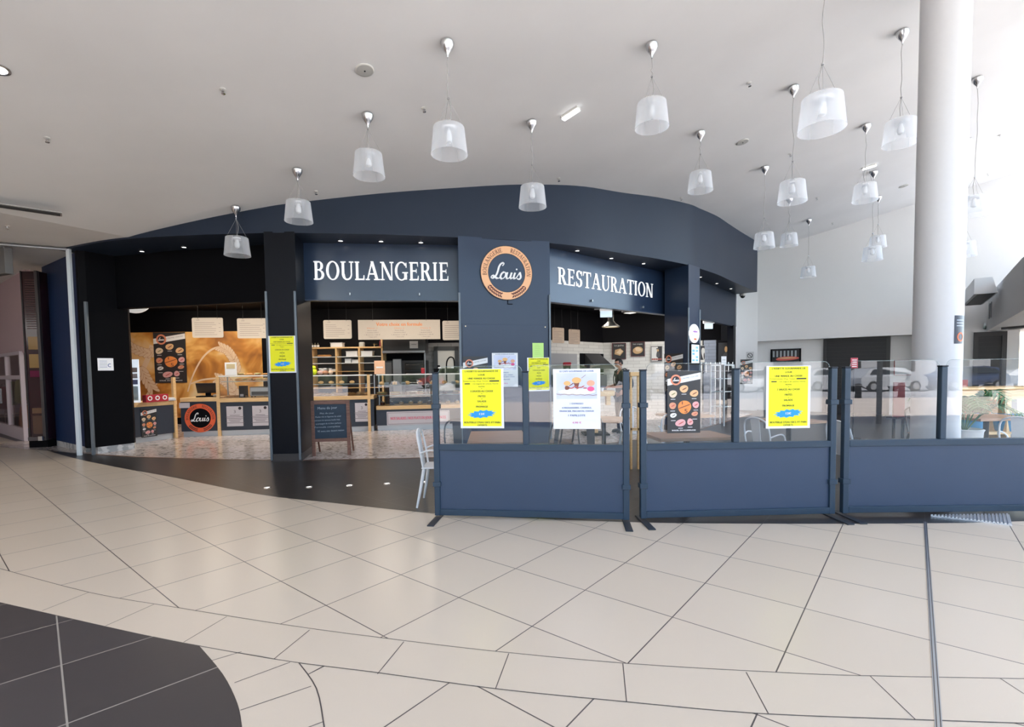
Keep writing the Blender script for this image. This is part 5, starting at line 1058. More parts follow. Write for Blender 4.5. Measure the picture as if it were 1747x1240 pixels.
t = thing('exit_box_light', 'small white box emergency light under the right end lintel', 'light', aty(1209, 552, 15.3)); MB().box(-.12, -.03, -.16, .12, .03, .0, .005).build('panel', MATS['exit_pale'], t); MB().box(-.17, -.05, .0, .17, .05, .12, .02).build('housing', MATS['exit_white'], t); MB().cyl((0, 0, .12), (0, 0, .7), .012, 6).build('stem', ALU, t)
t = thing('ceiling_dish_light', 'round dish light under the black kitchen ceiling right of the bell hood', 'light', aty(1075, 532, 12.9)); MB().lathe([(.0, .12), (.2, .1), (.22, .0), (.16, -.03)][::-1], 26, cap=False).build('dish', mat('dish_grey', (.12, .12, .12), .4), t); MB().lathe([(.17, -.02), (.0, -.05)], 24, cap=False).build('lens', mat('dish_lens', (.8, .8, .75), .4, emit=(1, .95, .8), es=.9), t); MB().cyl((0, 0, .1), (0, 0, .5), .015, 6).build('stem', BLACK, t)
# wooden round bar table and things on it
t = thing('bar_table', 'round light wood bar table where the person stands', 'table', (1.98, 11.8, .003)); MB().lathe([(.46, .93), (.47, .95), (.47, 1.02), (.46, 1.04), (0, 1.04)], 40).build('tabletop', WOOD, t); MB().box(-.06, -.06, .04, .06, .06, .94, .004).build('pedestal', WOOD, t); MB().box(-.3, -.3, 0, .3, .3, .04, .006).build('base', BLACK, t); MB().box(.2, -.36, .72, .3, -.2, .93, .003).build('bracket', WOOD, t)
for i, (dx, dy, k) in enumerate([(-.1, -.2, 0), (.12, -.25, 1), (.0, .1, 2)]):
    t = thing(['card_reader', 'glass_cup', 'cup_stack'][k], ['small dark card reader on the round bar table', 'small white cup on the round bar table', 'stack of white cups on the round bar table'][k], ['card reader', 'cup', 'cups'][k], (1.98+dx, 11.8+dy, 1.043))
    if k == 0: MB().box(-.05, -.09, 0, .05, .09, .05, .01).build('casing', BLACK, t); MB().box(-.04, -.0, .05, .04, .07, .055).build('screen', MATS['screen_blue'], t)
    else: MB().lathe([(.03, 0), (.045, .08 if k == 1 else .2), (.04, .08 if k == 1 else .2)], 16, cap=False).build('cup', PAP, t); MB().lathe([(.03, 0), (0, .003)], 12).build('cup_base', PAP, t)
# wooden upright stand just behind the screen joint
p = aty(1083, 632, 7.6); t = thing('wooden_stand', 'slim light wood stand seen in the gap between left and middle glass screens', 'stand', (p.x, 7.6, .002)); 
for x in (-.06, .05): MB().box(x-.015, -.02, 0, x+.015, .02, 1.44, .003).build('upright', WOOD, t)
MB().box(-.09, -.1, 1.44, .09, .1, 1.5, .006).build('top_block', WOOD, t); MB().box(-.07, -.02, .6, .06, .02, .64).build('crossbar', WOOD, t)
# ---------------- right end bay
mb = MB(); wallq(mb, (6.77, 17.5), (7.15, 17.35), 0, 2.52, 2.52, .1); struct('wall_back_blue_brick', mb, bricks('blue_brick', (.26, .30, .38), (.15, .17, .2), .42, .115, 'X', .5))
framed(*KR, (1191.5, 589, 1208, 620), 'black and white horse picture in the right end bay', 'horse', fr=MATS['frame_grey']); framed((7.1, 17.3), (7.75, 17.1), (1224, 582, 1247, 645), 'dark poster of a person in the right end bay', 'dark', fr=BLACK)
a_, b_ = aty(1188, 612, 14.2), aty(1250, 612, 15.2); c = (a_+b_)/2; c.z = 0; t = thing('steel_railing', 'chrome railing across the right end bay', 'railing', c)
for z in (1.65, 1.45): MB().tube([(a_.x, a_.y, z), (b_.x, b_.y, z)], .016, 8).rebase(c).build('rail', CHROME, t)
for k in range(9): q = a_.lerp(b_, k/8); MB().cyl((q.x, q.y, 1.42 if k % 4 else 0), (q.x, q.y, 1.72), .012, 8).rebase(c).build('baluster', CHROME, t)
q = aty(1232, 640, 13.4); t = thing('display_stand', 'white framed glass display stand with a paper on top in the right end bay', 'display', (q.x, q.y, .002), .6)
for x, y in ((-.22, -.2), (.22, -.2), (-.22, .2), (.22, .2)): MB().box(x-.015, y-.015, 0, x+.015, y+.015, 1.62).build('upright', WMET, t)
for y in (-.2, .2): MB().box(-.235, y-.015, 1.6, .235, y+.015, 1.63).build('top_rail', WMET, t)
for z in (.5, .9, 1.25): MB().box(-.21, -.2, z, .21, .2, z+.015).build('shelf', mat('shelf_glass', (.75, .85, .88)), t)
t = thing('notice', 'white paper notice standing on the glass display in the right end bay', 'notice', (q.x, q.y-.1, 1.634), .3); MB().box(-.08, -.004, 0, .08, .004, .22).build('sheet', PAP, t); MB().box(-.05, -.006, .12, .05, -.004, .13).build('printed_line', INK, t)
# shop lights
WARM = (1, .86, .70)
for x, y in ((-8.6, 11.9), (-7.3, 12.0), (-6.0, 12.1), (-4.9, 12.1), (-3.2, 12.3), (-1.9, 12.4)):
    downlight(Matrix.Translation((x, y, 3.545)) @ Matrix.Rotation(math.pi, 4, 'X'), {-8.6: 'shop ceiling spotlight over the leftmost counter', -7.3: 'shop ceiling spotlight over the till', -6.0: 'shop ceiling spotlight over the case left of the narrow pillar', -4.9: 'shop ceiling spotlight behind the narrow pillar', -3.2: 'shop ceiling spotlight over the left of the refrigerated counter', -1.9: 'shop ceiling spotlight over the right of the refrigerated counter'}[x], 8., .07, 'shop ceiling spotlights')
    area((x, y, 3.5), .25, 17, WARM)
for x, y in ((-10, 14), (-8, 14.1), (-4.8, 14.2)): area((x, y, 3.4), .3, 12, WARM, (math.radians(25), 0, 0))
for x, y in ((2.2, 13.2), (3.6, 15.6), (5.2, 15.6), (6.3, 16.4)): area((x, y, 3.45), .4, 17, (1, .93, .85), (math.radians(12), 0, 0))
area((-1.0, 14.6, 3.4), .3, 9, (1, .9, .8))
# ================================================================ PERSON
def skinned(V, Ed, Rd, root=0, sub=2):
    me = bpy.data.meshes.new('s'); me.from_pydata(V, Ed, []); o = bpy.data.objects.new('s', me); COL.objects.link(o)
    o.modifiers.new('k', 'SKIN'); sv = me.skin_vertices[0].data
    for i, r in enumerate(Rd): sv[i].radius = r if isinstance(r, tuple) else (r, r)
    sv[root].use_root = True; s_ = o.modifiers.new('b', 'SUBSURF'); s_.levels = sub; s_.render_levels = sub
    dg = bpy.context.evaluated_depsgraph_get(); ev = o.evaluated_get(dg); m = ev.to_mesh()
    r = ([tuple(v.co) for v in m.vertices], [list(p.vertices) for p in m.polygons]); ev.to_mesh_clear(); bpy.data.objects.remove(o); bpy.data.meshes.remove(me); return r
SKIN = mat('skin', (.58, .30, .21), .5); HAIR = mat('hair_dark', (.02, .014, .012), .6); SHIRT = mat('shirt_black', (.012, .013, .018), .7); TROU = mat('trousers_dark', (.015, .017, .024), .8); REFL_BLUE = mat('reflection_blue', (.06, .11, .17), .7)
def person(loc, rz, label):
    t = thing('person', label, 'person', loc, rz)
    # faces +x; y to his left
    sh = [(0, .19, 1.46), (0, -.19, 1.46)]
    V = [(0, 0, .98), (0, 0, 1.12), (.01, 0, 1.3), (-.01, 0, 1.44), (.01, 0, 1.53), (.04, 0, 1.6)]; E_ = [(0, 1), (1, 2), (2, 3), (3, 4), (4, 5)]; Rr = [(.13, .16), (.11, .145), (.12, .165), (.10, .15), .056, .055]
    for s in (1, -1):
        k = len(V); V += [(-.01, .19*s, 1.45), (-.03, .235*s, 1.30), (-.02, .25*s, 1.17), (.14, .22*s, 1.13), (.29, .14*s, 1.12), (.33, .115*s, 1.12)]; E_ += [(3, k)]+[(k+i, k+i+1) for i in range(5)]; Rr += [.06, .05, .043, .038, .027, .026]
        k = len(V); V += [(0, .1*s, .9), (.02, .105*s, .68), (.01, .11*s, .48), (-.02, .115*s, .28), (-.02, .12*s, .09)]; E_ += [(0, k)]+[(k+i, k+i+1) for i in range(4)]; Rr += [.09, .078, .056, .052, .036]
    vs, fs = skinned(V, E_, Rr); mb = MB(); mb.add(vs, fs, True)
    # head with face, bowed a little forwards
    H = Matrix.Translation((.065, 0, 1.69)) @ Matrix.Rotation(.30, 4, 'Y'); bm = bmesh.new(); bmesh.ops.create_uvsphere(bm, u_segments=24, v_segments=18, radius=1)
    for v in bm.verts:
        x, y, z = v.co; x2, y2, z2 = x*.098, y*.077, z*.118
        if z < -.2: y2 *= 1-.28*(-z-.2); x2 *= 1-.12*(-z) if x < 0 else 1-.03*(-z)
        if x > .8 and abs(y) < .22 and -.42 < z < .15: x2 += .02*(1-abs(y)/.22)*(1 if z < -.1 else .5)       # nose
        if x > .5 and .05 < z < .3 and .2 < abs(y) < .55: x2 -= .006                                       # eye hollows
        if x > .6 and -.62 < z < -.48 and abs(y) < .35: x2 += .004                                          # lips
        if x > .55 and z < -.75: x2 += .006
        v.co = (x2, y2, z2)
    bm.verts.index_update(); mb.at(H); mb.add([tuple(v.co) for v in bm.verts], [[v.index for v in f.verts] for f in bm.faces], True); bm.free()
    for s in (1, -1): mb.ball((-.005, .079*s, -.005), (.018, .008, .03), 8, 6)
    mb.at(Matrix())
    for s in (1, -1):                       # hands, palms with five bent fingers
        hx, hy, hz = .36, .10*s, 1.115; mb.ball((hx, hy, hz), (.048, .036, .02), 12, 8)
        for j in range(4):
            y0 = hy+(j-1.5)*.017; L = [.05, .062, .066, .056][j]; mb.tube([(hx+.035, y0, hz), (hx+.035+L*.5, y0, hz+.004), (hx+.035+L*.85, y0, hz-.014), (hx+.035+L, y0, hz-.032)], [.009, .0085, .008, .006], 8)
        mb.tube([(hx-.015, hy-.03*s, hz), (hx+.02, hy-.052*s, hz-.004), (hx+.045, hy-.05*s, hz-.014)], [.011, .009, .007], 8)
    mb.build('body', SKIN, t)
    vs, fs = skinned([(0, 0, .93), (0, 0, 1.1), (.01, 0, 1.3), (-.01, 0, 1.43), (0, 0, 1.5), (-.01, .19, 1.455), (-.03, .24, 1.3), (-.025, .25, 1.2), (-.01, -.19, 1.455), (-.03, -.24, 1.3), (-.025, -.25, 1.2)], [(0, 1), (1, 2), (2, 3), (3, 4), (3, 5), (5, 6), (6, 7), (3, 8), (8, 9), (9, 10)], [(.15, .18), (.135, .17), (.14, .19), (.118, .165), .07, .075, .068, .066, .075, .068, .066])
    mb = MB(); mb.add(vs, fs, True); mb.build('t_shirt', SHIRT, t)
    V = [(0, 0, .98)]; E_ = []; Rr = [(.145, .175)]
    for s in (1, -1): k = len(V); V += [(0, .1*s, .88), (.02, .108*s, .66), (.01, .112*s, .46), (-.015, .118*s, .26), (-.02, .122*s, .06)]; E_ += [(0, k)]+[(k+i, k+i+1) for i in range(4)]; Rr += [.11, .096, .08, .074, .066]
    vs, fs = skinned(V, E_, Rr); mb = MB(); mb.add(vs, fs, True); mb.build('trousers', TROU, t)
    for s in (1, -1): mb = MB(); mb.ball((.05, .122*s, .045), (.14, .05, .045), 16, 8); mb.box(-.08, .122*s-.045, 0, .18, .122*s+.045, .022, .008); mb.build('shoe', BLACK, t)
    mb = MB(); mb.at(H); bm = bmesh.new(); bmesh.ops.create_uvsphere(bm, u_segments=24, v_segments=16, radius=1)
    bmesh.ops.delete(bm, geom=[v for v in bm.verts if v.co.z < -.45 or (v.co.x > .45 and v.co.z < .52)], context='VERTS')
    for v in bm.verts: v.co = (v.co.x*.105-.004, v.co.y*.083, v.co.z*.125+.004)
    bm.verts.index_update(); mb.add([tuple(v.co) for v in bm.verts], [[v.index for v in f.verts] for f in bm.faces], True); bm.free(); mb.build('hair', HAIR, t)
    mb = MB(); mb.at(H)
    for s in (1, -1): mb.ball((.092, .034*s, .012), (.008, .026, .018), 12, 8); mb.tube([(.088, .058*s, .016), (.0, .084*s, .014)], .0035, 6)
    mb.tube([(.1, -.012, .018), (.1, .012, .018)], .003, 6); mb.build('sunglasses', BLACK, t)
    vs, fs = skinned([(-.19, 0, 1.38), (-.21, 0, 1.2), (-.19, 0, 1.04)], [(0, 1), (1, 2)], [(.07, .12), (.085, .14), (.075, .135)]); mb = MB(); mb.add(vs, fs, True); bp_ = mb.build('reflection_pack', REFL_BLUE, t)  # blue-grey pack shape imitates a reflection in the screen glass
    for s in (1, -1): MB().tube(spline([(-.15, .11*s, 1.42), (-.05, .13*s, 1.555), (.08, .12*s, 1.50), (.145, .115*s, 1.33), (.08, .15*s, 1.12), (-.1, .14*s, 1.06)], 5), .013, 6).build('strap', BLACK, bp_)
    return t
person((2.66, 12.05, .003), math.radians(196), 'person with short dark hair, sunglasses and black t-shirt bending over a wooden bar table')
t = thing('phone', 'phone with pale blue screen held by the standing person', 'phone', (2.21, 11.97, 1.125), math.radians(196)); MB().box(-.05, -.055, 0, .06, .055, .012, .004).build('case', BLACK, t); MB().box(-.045, -.05, .012, .055, .05, .014).build('display', mat('phone_screen', (.3, .4, .6), .2, emit=(.5, .6, 1), es=.4), t)
# ================================================================ SEATING
CHW_ = mat('chair_white', (.80, .82, .84), .3); CHB = mat('chair_black', (.02, .02, .025), .35)
_ch = {}
def chair(x, y, rz, key, label, group):
    mt = {'w': CHW_, 'b': CHB}[key]
    if key in _ch:
        c = copy_tree(_ch[key]); c.location = (x, y, .003); c.rotation_euler = (0, 0, rz); c['label'] = label; c['group'] = group; return c
    t = thing('metal_chair', label, 'chair', (x, y, .003), rz, group); _ch[key] = t
    MB().box(-.19, -.19, .435, .19, .19, .455, .012).build('seat', mt if key == 'w' else mat('seat_brown', (.14, .08, .06), .4), t)     # faces +x
    for sx in (1, -1):
        for sy in (1, -1): MB().tube([(sx*.16, sy*.16, .44), (sx*.2, sy*.2, .2), (sx*.24, sy*.225, 0)], [.022, .018, .012], 8).build('leg', mt, t)
    MB().tube(spline([(-.17, .17, .45), (-.2, .185, .65), (-.235, .15, .82), (-.25, 0, .875), (-.235, -.15, .82), (-.2, -.185, .65), (-.17, -.17, .45)], 6), .012, 8).build('back_hoop', mt, t)
    mb = MB(); p = []
    for k in range(6): f = k/5; p.append((-.18-.065*f, .055+.012*f, .455+.41*f))
    vs = [(a, s*b, c) for a, b, c in p for s in (-1, 1)]; vs += [(a-.006, b, c) for a, b, c in vs]; fs = []
    for k in range(5): fs += [(2*k, 2*k+1, 2*k+3, 2*k+2), (12+2*k, 12+2*k+2, 12+2*k+3, 12+2*k+1), (2*k, 2*k+2, 14+2*k, 12+2*k), (2*k+1, 13+2*k, 15+2*k, 2*k+3)]
    mb.add(vs, fs); mb.build('back_splat', mt, t)
    MB().tube(spline([(-.2, .19, .62), (-.05, .235, .66), (.1, .2, .6), (.16, .17, .45)], 5) if key == 'w' else [(-.2, .17, .2), (.2, .17, .2)], .01, 6).build('arm_rod', mt, t)
    MB().tube(spline([(-.2, -.19, .62), (-.05, -.235, .66), (.1, -.2, .6), (.16, -.17, .45)], 5) if key == 'w' else [(-.2, -.17, .2), (.2, -.17, .2)], .01, 6).build('arm_rod', mt, t)
    return t
def table(x, y, rz, L, W, label, h=.75, group='wooden tables'):
    t = thing('table', label, 'table', (x, y, .003), rz, group)
    MB().box(-L/2, -W/2, h-.04, L/2, W/2, h, .005).build('tabletop', WOODD, t); MB().cyl((0, 0, .03), (0, 0, h-.04), .035, 12).build('pedestal', BLACK, t)
    MB().box(-.25, -.25, 0, .25, .25, .02, .006).build('base', BLACK, t); MB().box(-.15, -.15, h-.055, .15, .15, h-.04).build('mounting_plate', BLACK, t); return t
table(-.19, 6.02, .04, .68, 1.1, 'wooden table top seen through the left glass screen below the yellow poster')
chair(-.86, 5.8, 0, 'w', 'white metal chair sticking out past the left end of the left glass screen', 'white metal chairs')
chair(-.72, 6.75, -1.3, 'b', 'black metal chair behind the left end of the left glass screen', 'black metal chairs')
chair(.42, 6.85, 2.6, 'b', 'black metal chair before the navy pillar, seen through the left screen near its middle post', 'black metal chairs')
chair(.75, 7.6, 3.0, 'b', 'black metal chair behind the cakes poster of the left screen', 'black metal chairs')
chair(1.15, 7.05, -1.57, 'b', 'black metal chair with brown seat low behind the right pane of the left screen', 'black metal chairs')
table(1.5, 8.1, -.5, .7, .7, 'dark wood table behind the right post of the left glass screen'); table(2.1, 5.95, .1, .9, .6, 'brown table close behind the middle glass screen below its left pane')
chair(2.1, 8.6, -1.6, 'w', 'white metal chair far behind the left pane of the middle screen', 'white metal chairs'); chair(2.5, 7.6, 1.2, 'w', 'white metal chair behind the sandwich poster of the middle screen', 'white metal chairs')
chair(3.45, 6.7, .5, 'w', 'white metal chair behind the middle screen left of its yellow poster', 'white metal chairs'); chair(4.25, 6.15, .2, 'w', 'white metal chair close behind the left pane of the right screen', 'white metal chairs')
table(4.2, 7.5, .3, .7, .7, 'wood table behind the gap between middle and right screens'); table(3.0, 8.6, .3, .7, .7, 'far wood table behind the middle screen')
table(7.3, 7.6, .1, 1.0, .7, 'wood table behind the palm at the right', .75); chair(6.65, 7.9, 0, 'b', 'black metal chair beside the palm right of the column', 'black metal chairs'); chair(8.0, 7.2, 3.0, 'b', 'black metal chair at the far right behind the right screen', 'black metal chairs'); chair(6.6, 6.35, .5, 'w', 'white metal chair near the right end of the right screen', 'white metal chairs')
t = thing('high_bench', 'long light wooden high counter with open shelf far right behind the palm', 'high table', (8.7, 8.95, .003), .1, None)
MB().box(-1.3, -.25, 1.1, 1.6, .25, 1.14, .006).build('tabletop', WOOD, t); MB().box(-1.2, -.2, .92, 1.5, .2, 1.1).build('apron', WOOD, t)
for x in (-1.18, .1, 1.45): MB().box(x-.04, -.2, 0, x+.04, .2, 1.0).build('leg_panel', WOOD, t)
MB().box(-1.2, -.2, .3, 1.5, .2, .34).build('shelf', WOOD, t)
for i, x in enumerate((8.3, 8.9)):
    q = thing('blue_tub', ['left', 'right'][i]+' one of two blue plastic tubs on the shelf of the high wooden counter', 'tub', (x, 8.9, .345+.003), .1, group='blue tubs'); MB().lathe([(.14, 0), (.18, .3), (.19, .3), (.15, -.0)], 24, cap=False).build('tub', mat('tub_blue', (.05, .25, .45), .4), q); MB().lathe([(.19, .28), (.2, .3), (.19, .32)], 24, cap=False).build('rim', MATS['tub_blue'], q); MB().lathe([(.14, 0), (0, .002)], 20, cap=False).build('tub_bottom', MATS['tub_blue'], q)
# palm in a white pot
px_ = Vector((6.28, 6.85, .003)); t = thing('potted_palm', 'potted palm with drooping green leaves right of the column', 'plant', px_)
MB().lathe([(.16, 0), (.2, .62), (.215, .65), (.2, .66), (.18, .6)], 28, cap=False).build('white_pot', mat('pot_white', (.78, .78, .76), .4), t); MB().lathe([(.185, .58), (0, .6)], 20, cap=False).build('soil', BROWN, t)
LEAF = mat('palm_leaf', (.05, .17, .06), .45, noise=.2, nscale=8); rr = random.Random(5)
for k in range(13):
    a = k*2.4; l = rr.uniform(.42, .62); h0 = rr.uniform(.35, .6); tip = Vector((math.cos(a)*l, math.sin(a)*l, .62+h0-.12)); mid_ = Vector((math.cos(a)*l*.55, math.sin(a)*l*.55, .62+h0))
    pts = [Vector(p) for p in spline([(0, 0, .6), tuple(mid_*.5+Vector((0, 0, .35))), tuple(mid_), tuple(tip)], 6)]; mb = MB(); mb.tube(pts, [.007]*(len(pts)-1)+[.003], 5)
    for i in range(6, len(pts)-1):
        d = (pts[i+1]-pts[i]).normalized(); sd_ = d.cross(Vector((0, 0, 1))).normalized()
        for s in (1, -1):
            L_ = .2*(1-.5*abs(i-11)/9); e = pts[i]+sd_*s*L_+d*L_*.7-Vector((0, 0, .05)); m2 = pts[i].lerp(e, .5)+Vector((0, 0, .02)); w2 = d*.013
            mb.add([pts[i]-w2, m2-w2*1.3, e, m2+w2*1.3, pts[i]+w2], [(0, 1, 3, 4), (1, 2, 3)] if s > 0 else [(4, 3, 1, 0), (3, 2, 1)])
    mb.build('frond', LEAF, t)
# ================================================================ RIGHT WALL THINGS
RW = (tuple(R0), tuple(R1)); SHUT = mat('shutter_dark', (.018, .017, .02), .45)
def rollgate(a, b, r, label, bottom=0.0, out=.02):
    M, w_, h_ = on(a, b, *r, out); top = M.translation.z+h_/2; M.translation.z = bottom; t = thing('roller_shutter', label, 'shutter', M=M)
    H_ = top-bottom; MB().box(-w_/2+.1, 0, 0, w_/2-.1, H_-.12, .02).build('curtain', SHUT, t)
    for x0, x1 in ((-w_/2, -w_/2+.1), (w_/2-.1, w_/2)): MB().box(x0, 0, 0, x1, H_, .06).build('guide_frame', mat('shutter_frame', (.03, .028, .03), .4), t)
    MB().box(-w_/2+.1, H_-.12, 0, w_/2-.1, H_, .06).build('head_frame', MATS['shutter_frame'], t)
    mb = MB()
    for k in range(int(H_/.12)): mb.box(-w_/2+.1, .12*k, .02, w_/2-.1, .12*k+.008, .024)
    mb.build('slat_lines', MATS['shutter_frame'], t); return t
rollgate(*RW, (1405, 572, 1519, 640), 'wide black roller shutter left of the column under the white wall')
W1b = tuple(Vector(W1)); XL = tuple(X1)
rollgate(XL, W1b, (1660, 566, 1717, 640), 'narrower black roller shutter right of the column', out=.02)
t = framed(*RW, (1315, 595, 1367, 618), 'panoramic framed picture of a long baguette in the right wall recess', 'none', .02, BLACK, 'framed_picture', 'picture')
mb = MB(); M = t.matrix_world; M, w_, h_ = on(*RW, 1315, 595, 1367, 618, .02); mb.mat(0); 
for k in range(7): mb.box(w_*(-.42+.12*k), -h_*.1, .036, w_*(-.36+.12*k), h_*.36, .038)
mb.mat(1); ell(mb, .05*w_, -h_*.22, w_*.38, h_*.15, .04, 24, .05, .05); mb.mat(2); ell(mb, .05*w_, -h_*.18, w_*.3, h_*.05, .042, 20); mb.build('baguette', [mat('pic_grey2', (.35, .38, .4), .5), REDB, MATS['bun']], t)
framed(*RW, (1525, 614, 1560, 640), 'white framed sheet with a dark red frame beside the column', 'none', .02, mat('frame_red', (.3, .05, .05), .4), 'framed_notice', 'notice').children[1].data.materials.__setitem__(0, PAP)
LW_ = ((7.98, 17.6), (8.75, 17.66)); 
M, w_, h_ = on((8.15, 17.95), (8.75, 17.66), 1273, 600, 1286, 613, .0); t = thing('no_smoking_sign', 'small square no-smoking sign on the white wall at the end of the shopfront', 'sign', M=M); MB().box(-w_/2, -h_/2, 0, w_/2, h_/2, .006).build('plate', mat('sign_grey', (.55, .55, .55), .4), t); mb = MB(); ring(mb, 0, 0, w_*.28, w_*.36, .008, 24); qd(mb, [(-w_*.25, h_*.2), (-w_*.2, h_*.25), (w_*.25, -h_*.2), (w_*.2, -h_*.25)], .008); mb.build('symbol', INK, t)
sandwich((8.15, 17.95), (8.75, 17.66), (1263, 613, 1284, 655), 'black sandwich poster on the white wall beyond the right end of the shopfront', .0)
q = aty(1457, 625, 10.5); t = thing('red_sign', 'small red sign with white lines standing before the wide roller shutter', 'sign', (q.x, q.y, .003)); MB().cyl((0, 0, .02), (0, 0, 1.5), .012, 8).build('pole', BLACK, t); MB().lathe([(.15, 0), (.15, .015), (.02, .03)], 20).build('base', BLACK, t)
MB().box(-.075, -.01, 1.5, .075, .01, 1.72, .003).build('plate', mat('sign_red', (.5, .06, .09), .4), t); mb = MB(); [mb.box(-.05, -.012, 1.53+.045*k, .05, -.01, 1.545+.045*k) for k in range(4)]; mb.build('print', INKW, t)
for i, (px, py0, py1, Y, wd) in enumerate([(1534, 652, 712, 10.5, .24), (1642, 648, 700, 10.2, .2)]):
    q = aty(px, py0, Y); t = thing('orange_panel', ['red-orange panel seen through the right screen left of the column', 'red-orange panel seen through the right screen just right of the column'][i], 'panel', (q.x, q.y, .003)); MB().box(-wd/2, -.02, .45, wd/2, .02, q.z, .005).build('panel', [mat('panel_maroon', (.16, .02, .02), .5), mat('panel_orange', (.5, .10, .05), .5)][i], t)
    for x in (-.8, .8): MB().box(x*wd/2-.02, -.02, 0, x*wd/2+.02, .02, .45).build('leg', BLACK, t)
    MB().box(-wd/2-.03, -.15, .42, wd/2+.03, .15, .45).build('foot_board', BLACK, t)
# poster on the column
c = cp_+Vector((.232*math.cos(math.radians(-97)), .232*math.sin(math.radians(-97)), 0)); q = aty(1627, 562, 5.65)
t = thing('poster', 'dark poster with an orange ring wrapped on the right side of the column', 'poster', (cp_.x, cp_.y, 0))
a0_, a1_ = math.radians(-92), math.radians(-52); z0, z1 = EYE+(621-586)/CF*5.72, EYE+(621-539)/CF*5.72
def wrap(mb, u0, u1, v0, v1, r, n=8):
    vs = []; fs = []
    for k in range(n+1):
        a = a0_+(a1_-a0_)*(u0+(u1-u0)*k/n); vs += [(r*math.cos(a), r*math.sin(a), z0+(z1-z0)*v0), (r*math.cos(a), r*math.sin(a), z0+(z1-z0)*v1)]
    for k in range(n): fs.append((2*k, 2*k+2, 2*k+3, 2*k+1))
    mb.add(vs, fs)
mb = MB(); wrap(mb, 0, 1, 0, 1, .2345); mb.build('sheet', mat('poster_dark', (.03, .035, .06), .3), t)
mb = MB(); [wrap(mb, .15, .8, .62+.1*k, .65+.1*k, .236) for k in range(3)]; mb.build('print', mat('ink_pale', (.45, .5, .58), .5), t)
mb = MB(); vs = []; fs = []
for k in range(25):
    b = 2*math.pi*k/24
    for rr_ in (.2, .3): a = a0_+(a1_-a0_)*(.5+rr_*math.cos(b)); vs.append((.2365*math.cos(a), .2365*math.sin(a), z0+(z1-z0)*(.24+rr_*.55*math.sin(b))))
for k in range(24): fs.append((2*k, 2*k+1, 2*k+3, 2*k+2))
mb.add(vs, fs); mb.build('ring', L_OR, t)
# sloping-side bulkhead at the right
BK0, BK1 = (13.15, 13.75), (8.55, 8.25); BZ0, BZ1 = 2.47, 3.42
GREYW = mat('bulkhead_grey', (.45, .45, .45), .7); mb = MB(); mb.prism([BK0, BK1, (12.5, 8.25), (17.4, 12.5), (15, 14.5)], BZ0, BZ1); struct('wall_right_bulkhead', mb, GREYW)
for i, (u0, u1) in enumerate([(.08, .11), (.14, .17)]):
    a = Vector(BK0).lerp(Vector(BK1), u0); b = Vector(BK0).lerp(Vector(BK1), u1); M = frame((*((a+b)/2), 2.95), a, b, .004); w_ = (b-a).length
    t = thing('wall_grille', ['far', 'near'][i]+' one of two narrow grilles on the grey bulkhead at the right edge', 'grille', M=M, group='bulkhead grilles'); MB().box(-w_/2, -.2, 0, w_/2, .2, .015).build('frame', mat('grille_grey', (.3, .3, .32), .5), t); mb = MB(); [mb.box(-w_*.4, -.18+.04*k, .015, w_*.4, -.16+.04*k, .018) for k in range(9)]; mb.build('slots', MATS['vent_dark'], t)
uu = (Vector(BK1)-Vector(BK0)).normalized()
t = thing('recessed_unit', 'grey recessed ceiling unit under the right bulkhead', 'vent', (13.0, 12.1, 2.47)); MB().box(-.6, -.5, -.05, .6, .5, 0, .01).build('grille', mat('unit_grey', (.16, .16, .16), .5), t); MB().box(-.5, -.4, -.06, .5, .4, -.05).build('inset', mat('unit_dark', (.06, .06, .06), .5), t)
for x, y in ((11.6, 10.2), (13.2, 10.6)): area((x, y, 2.4), .3, 40, (1, .95, .88), (math.pi, 0, 0)) if False else None
# air curtain in front of the bulkhead
t = thing('air_curtain', 'white elongated air conditioning unit hung at the upper corner of the right bulkhead', 'air conditioner', (11.63, 12.4, 3.15), math.atan2(2.2, 1.74))
mb = MB(); mb.add([(-1.4, -.2, 0), (1.4, -.2, 0), (1.4, .2, 0), (-1.4, .2, 0), (-1.4, -.1, .36), (1.4, -.1, .36), (1.4, .2, .36), (-1.4, .2, .36)], [(0, 3, 2, 1), (4, 5, 6, 7), (0, 1, 5, 4), (1, 2, 6, 5), (2, 3, 7, 6), (3, 0, 4, 7)]); mb.build('casing', mat('ac_white', (.66, .67, .7), .35), t)
MB().box(-1.32, -.16, -.012, 1.32, .14, 0).build('outlet_grille', mat('ac_dark', (.10, .10, .10), .5), t); MB().box(-.9, -.95, .12, -.82, -.15, .18).build('wall_bracket', ALU, t); MB().box(.82, -.75, .12, .9, -.15, .18).build('wall_bracket', ALU, t)
q = onw(1679, 559, L0, W1); M = frame(q, L0, W1, .15); t = thing('fire_bell', 'small grey green detector under the corner of the right bulkhead', 'detector', M=M); MB().ball((0, 0, 0), (.04, .06, .04), 12, 8).build('body', mat('det_grey', (.35, .42, .4), .3, .6), t); MB().box(-.02, .04, -.15, .02, .12, .02).build('bracket', ALU, t)
# glazed entrance beyond the right shutter
t = bpy.data.objects.new('door_2', None); COL.objects.link(t); t['kind'] = 'structure'; t.location = (14.0, 13.3, 0)
mb = MB(); [mb.box(.0+.9*k, -.6*k-.05, 0, .06+.9*k, -.6*k+.05, 2.47) for k in range(4)]; mb.box(0, -.05, 2.4, .06, .05, 2.47); mb.build('door_frame', ALU, t)
mb = MB(); mb.add([(.03, 0, .05), (2.7, -1.8, .05), (2.7, -1.8, 2.45), (.03, 0, 2.45)], [(0, 1, 2, 3)]); mb.build('door_glass', glass('door_glass', (.8, .92, 1)), t)
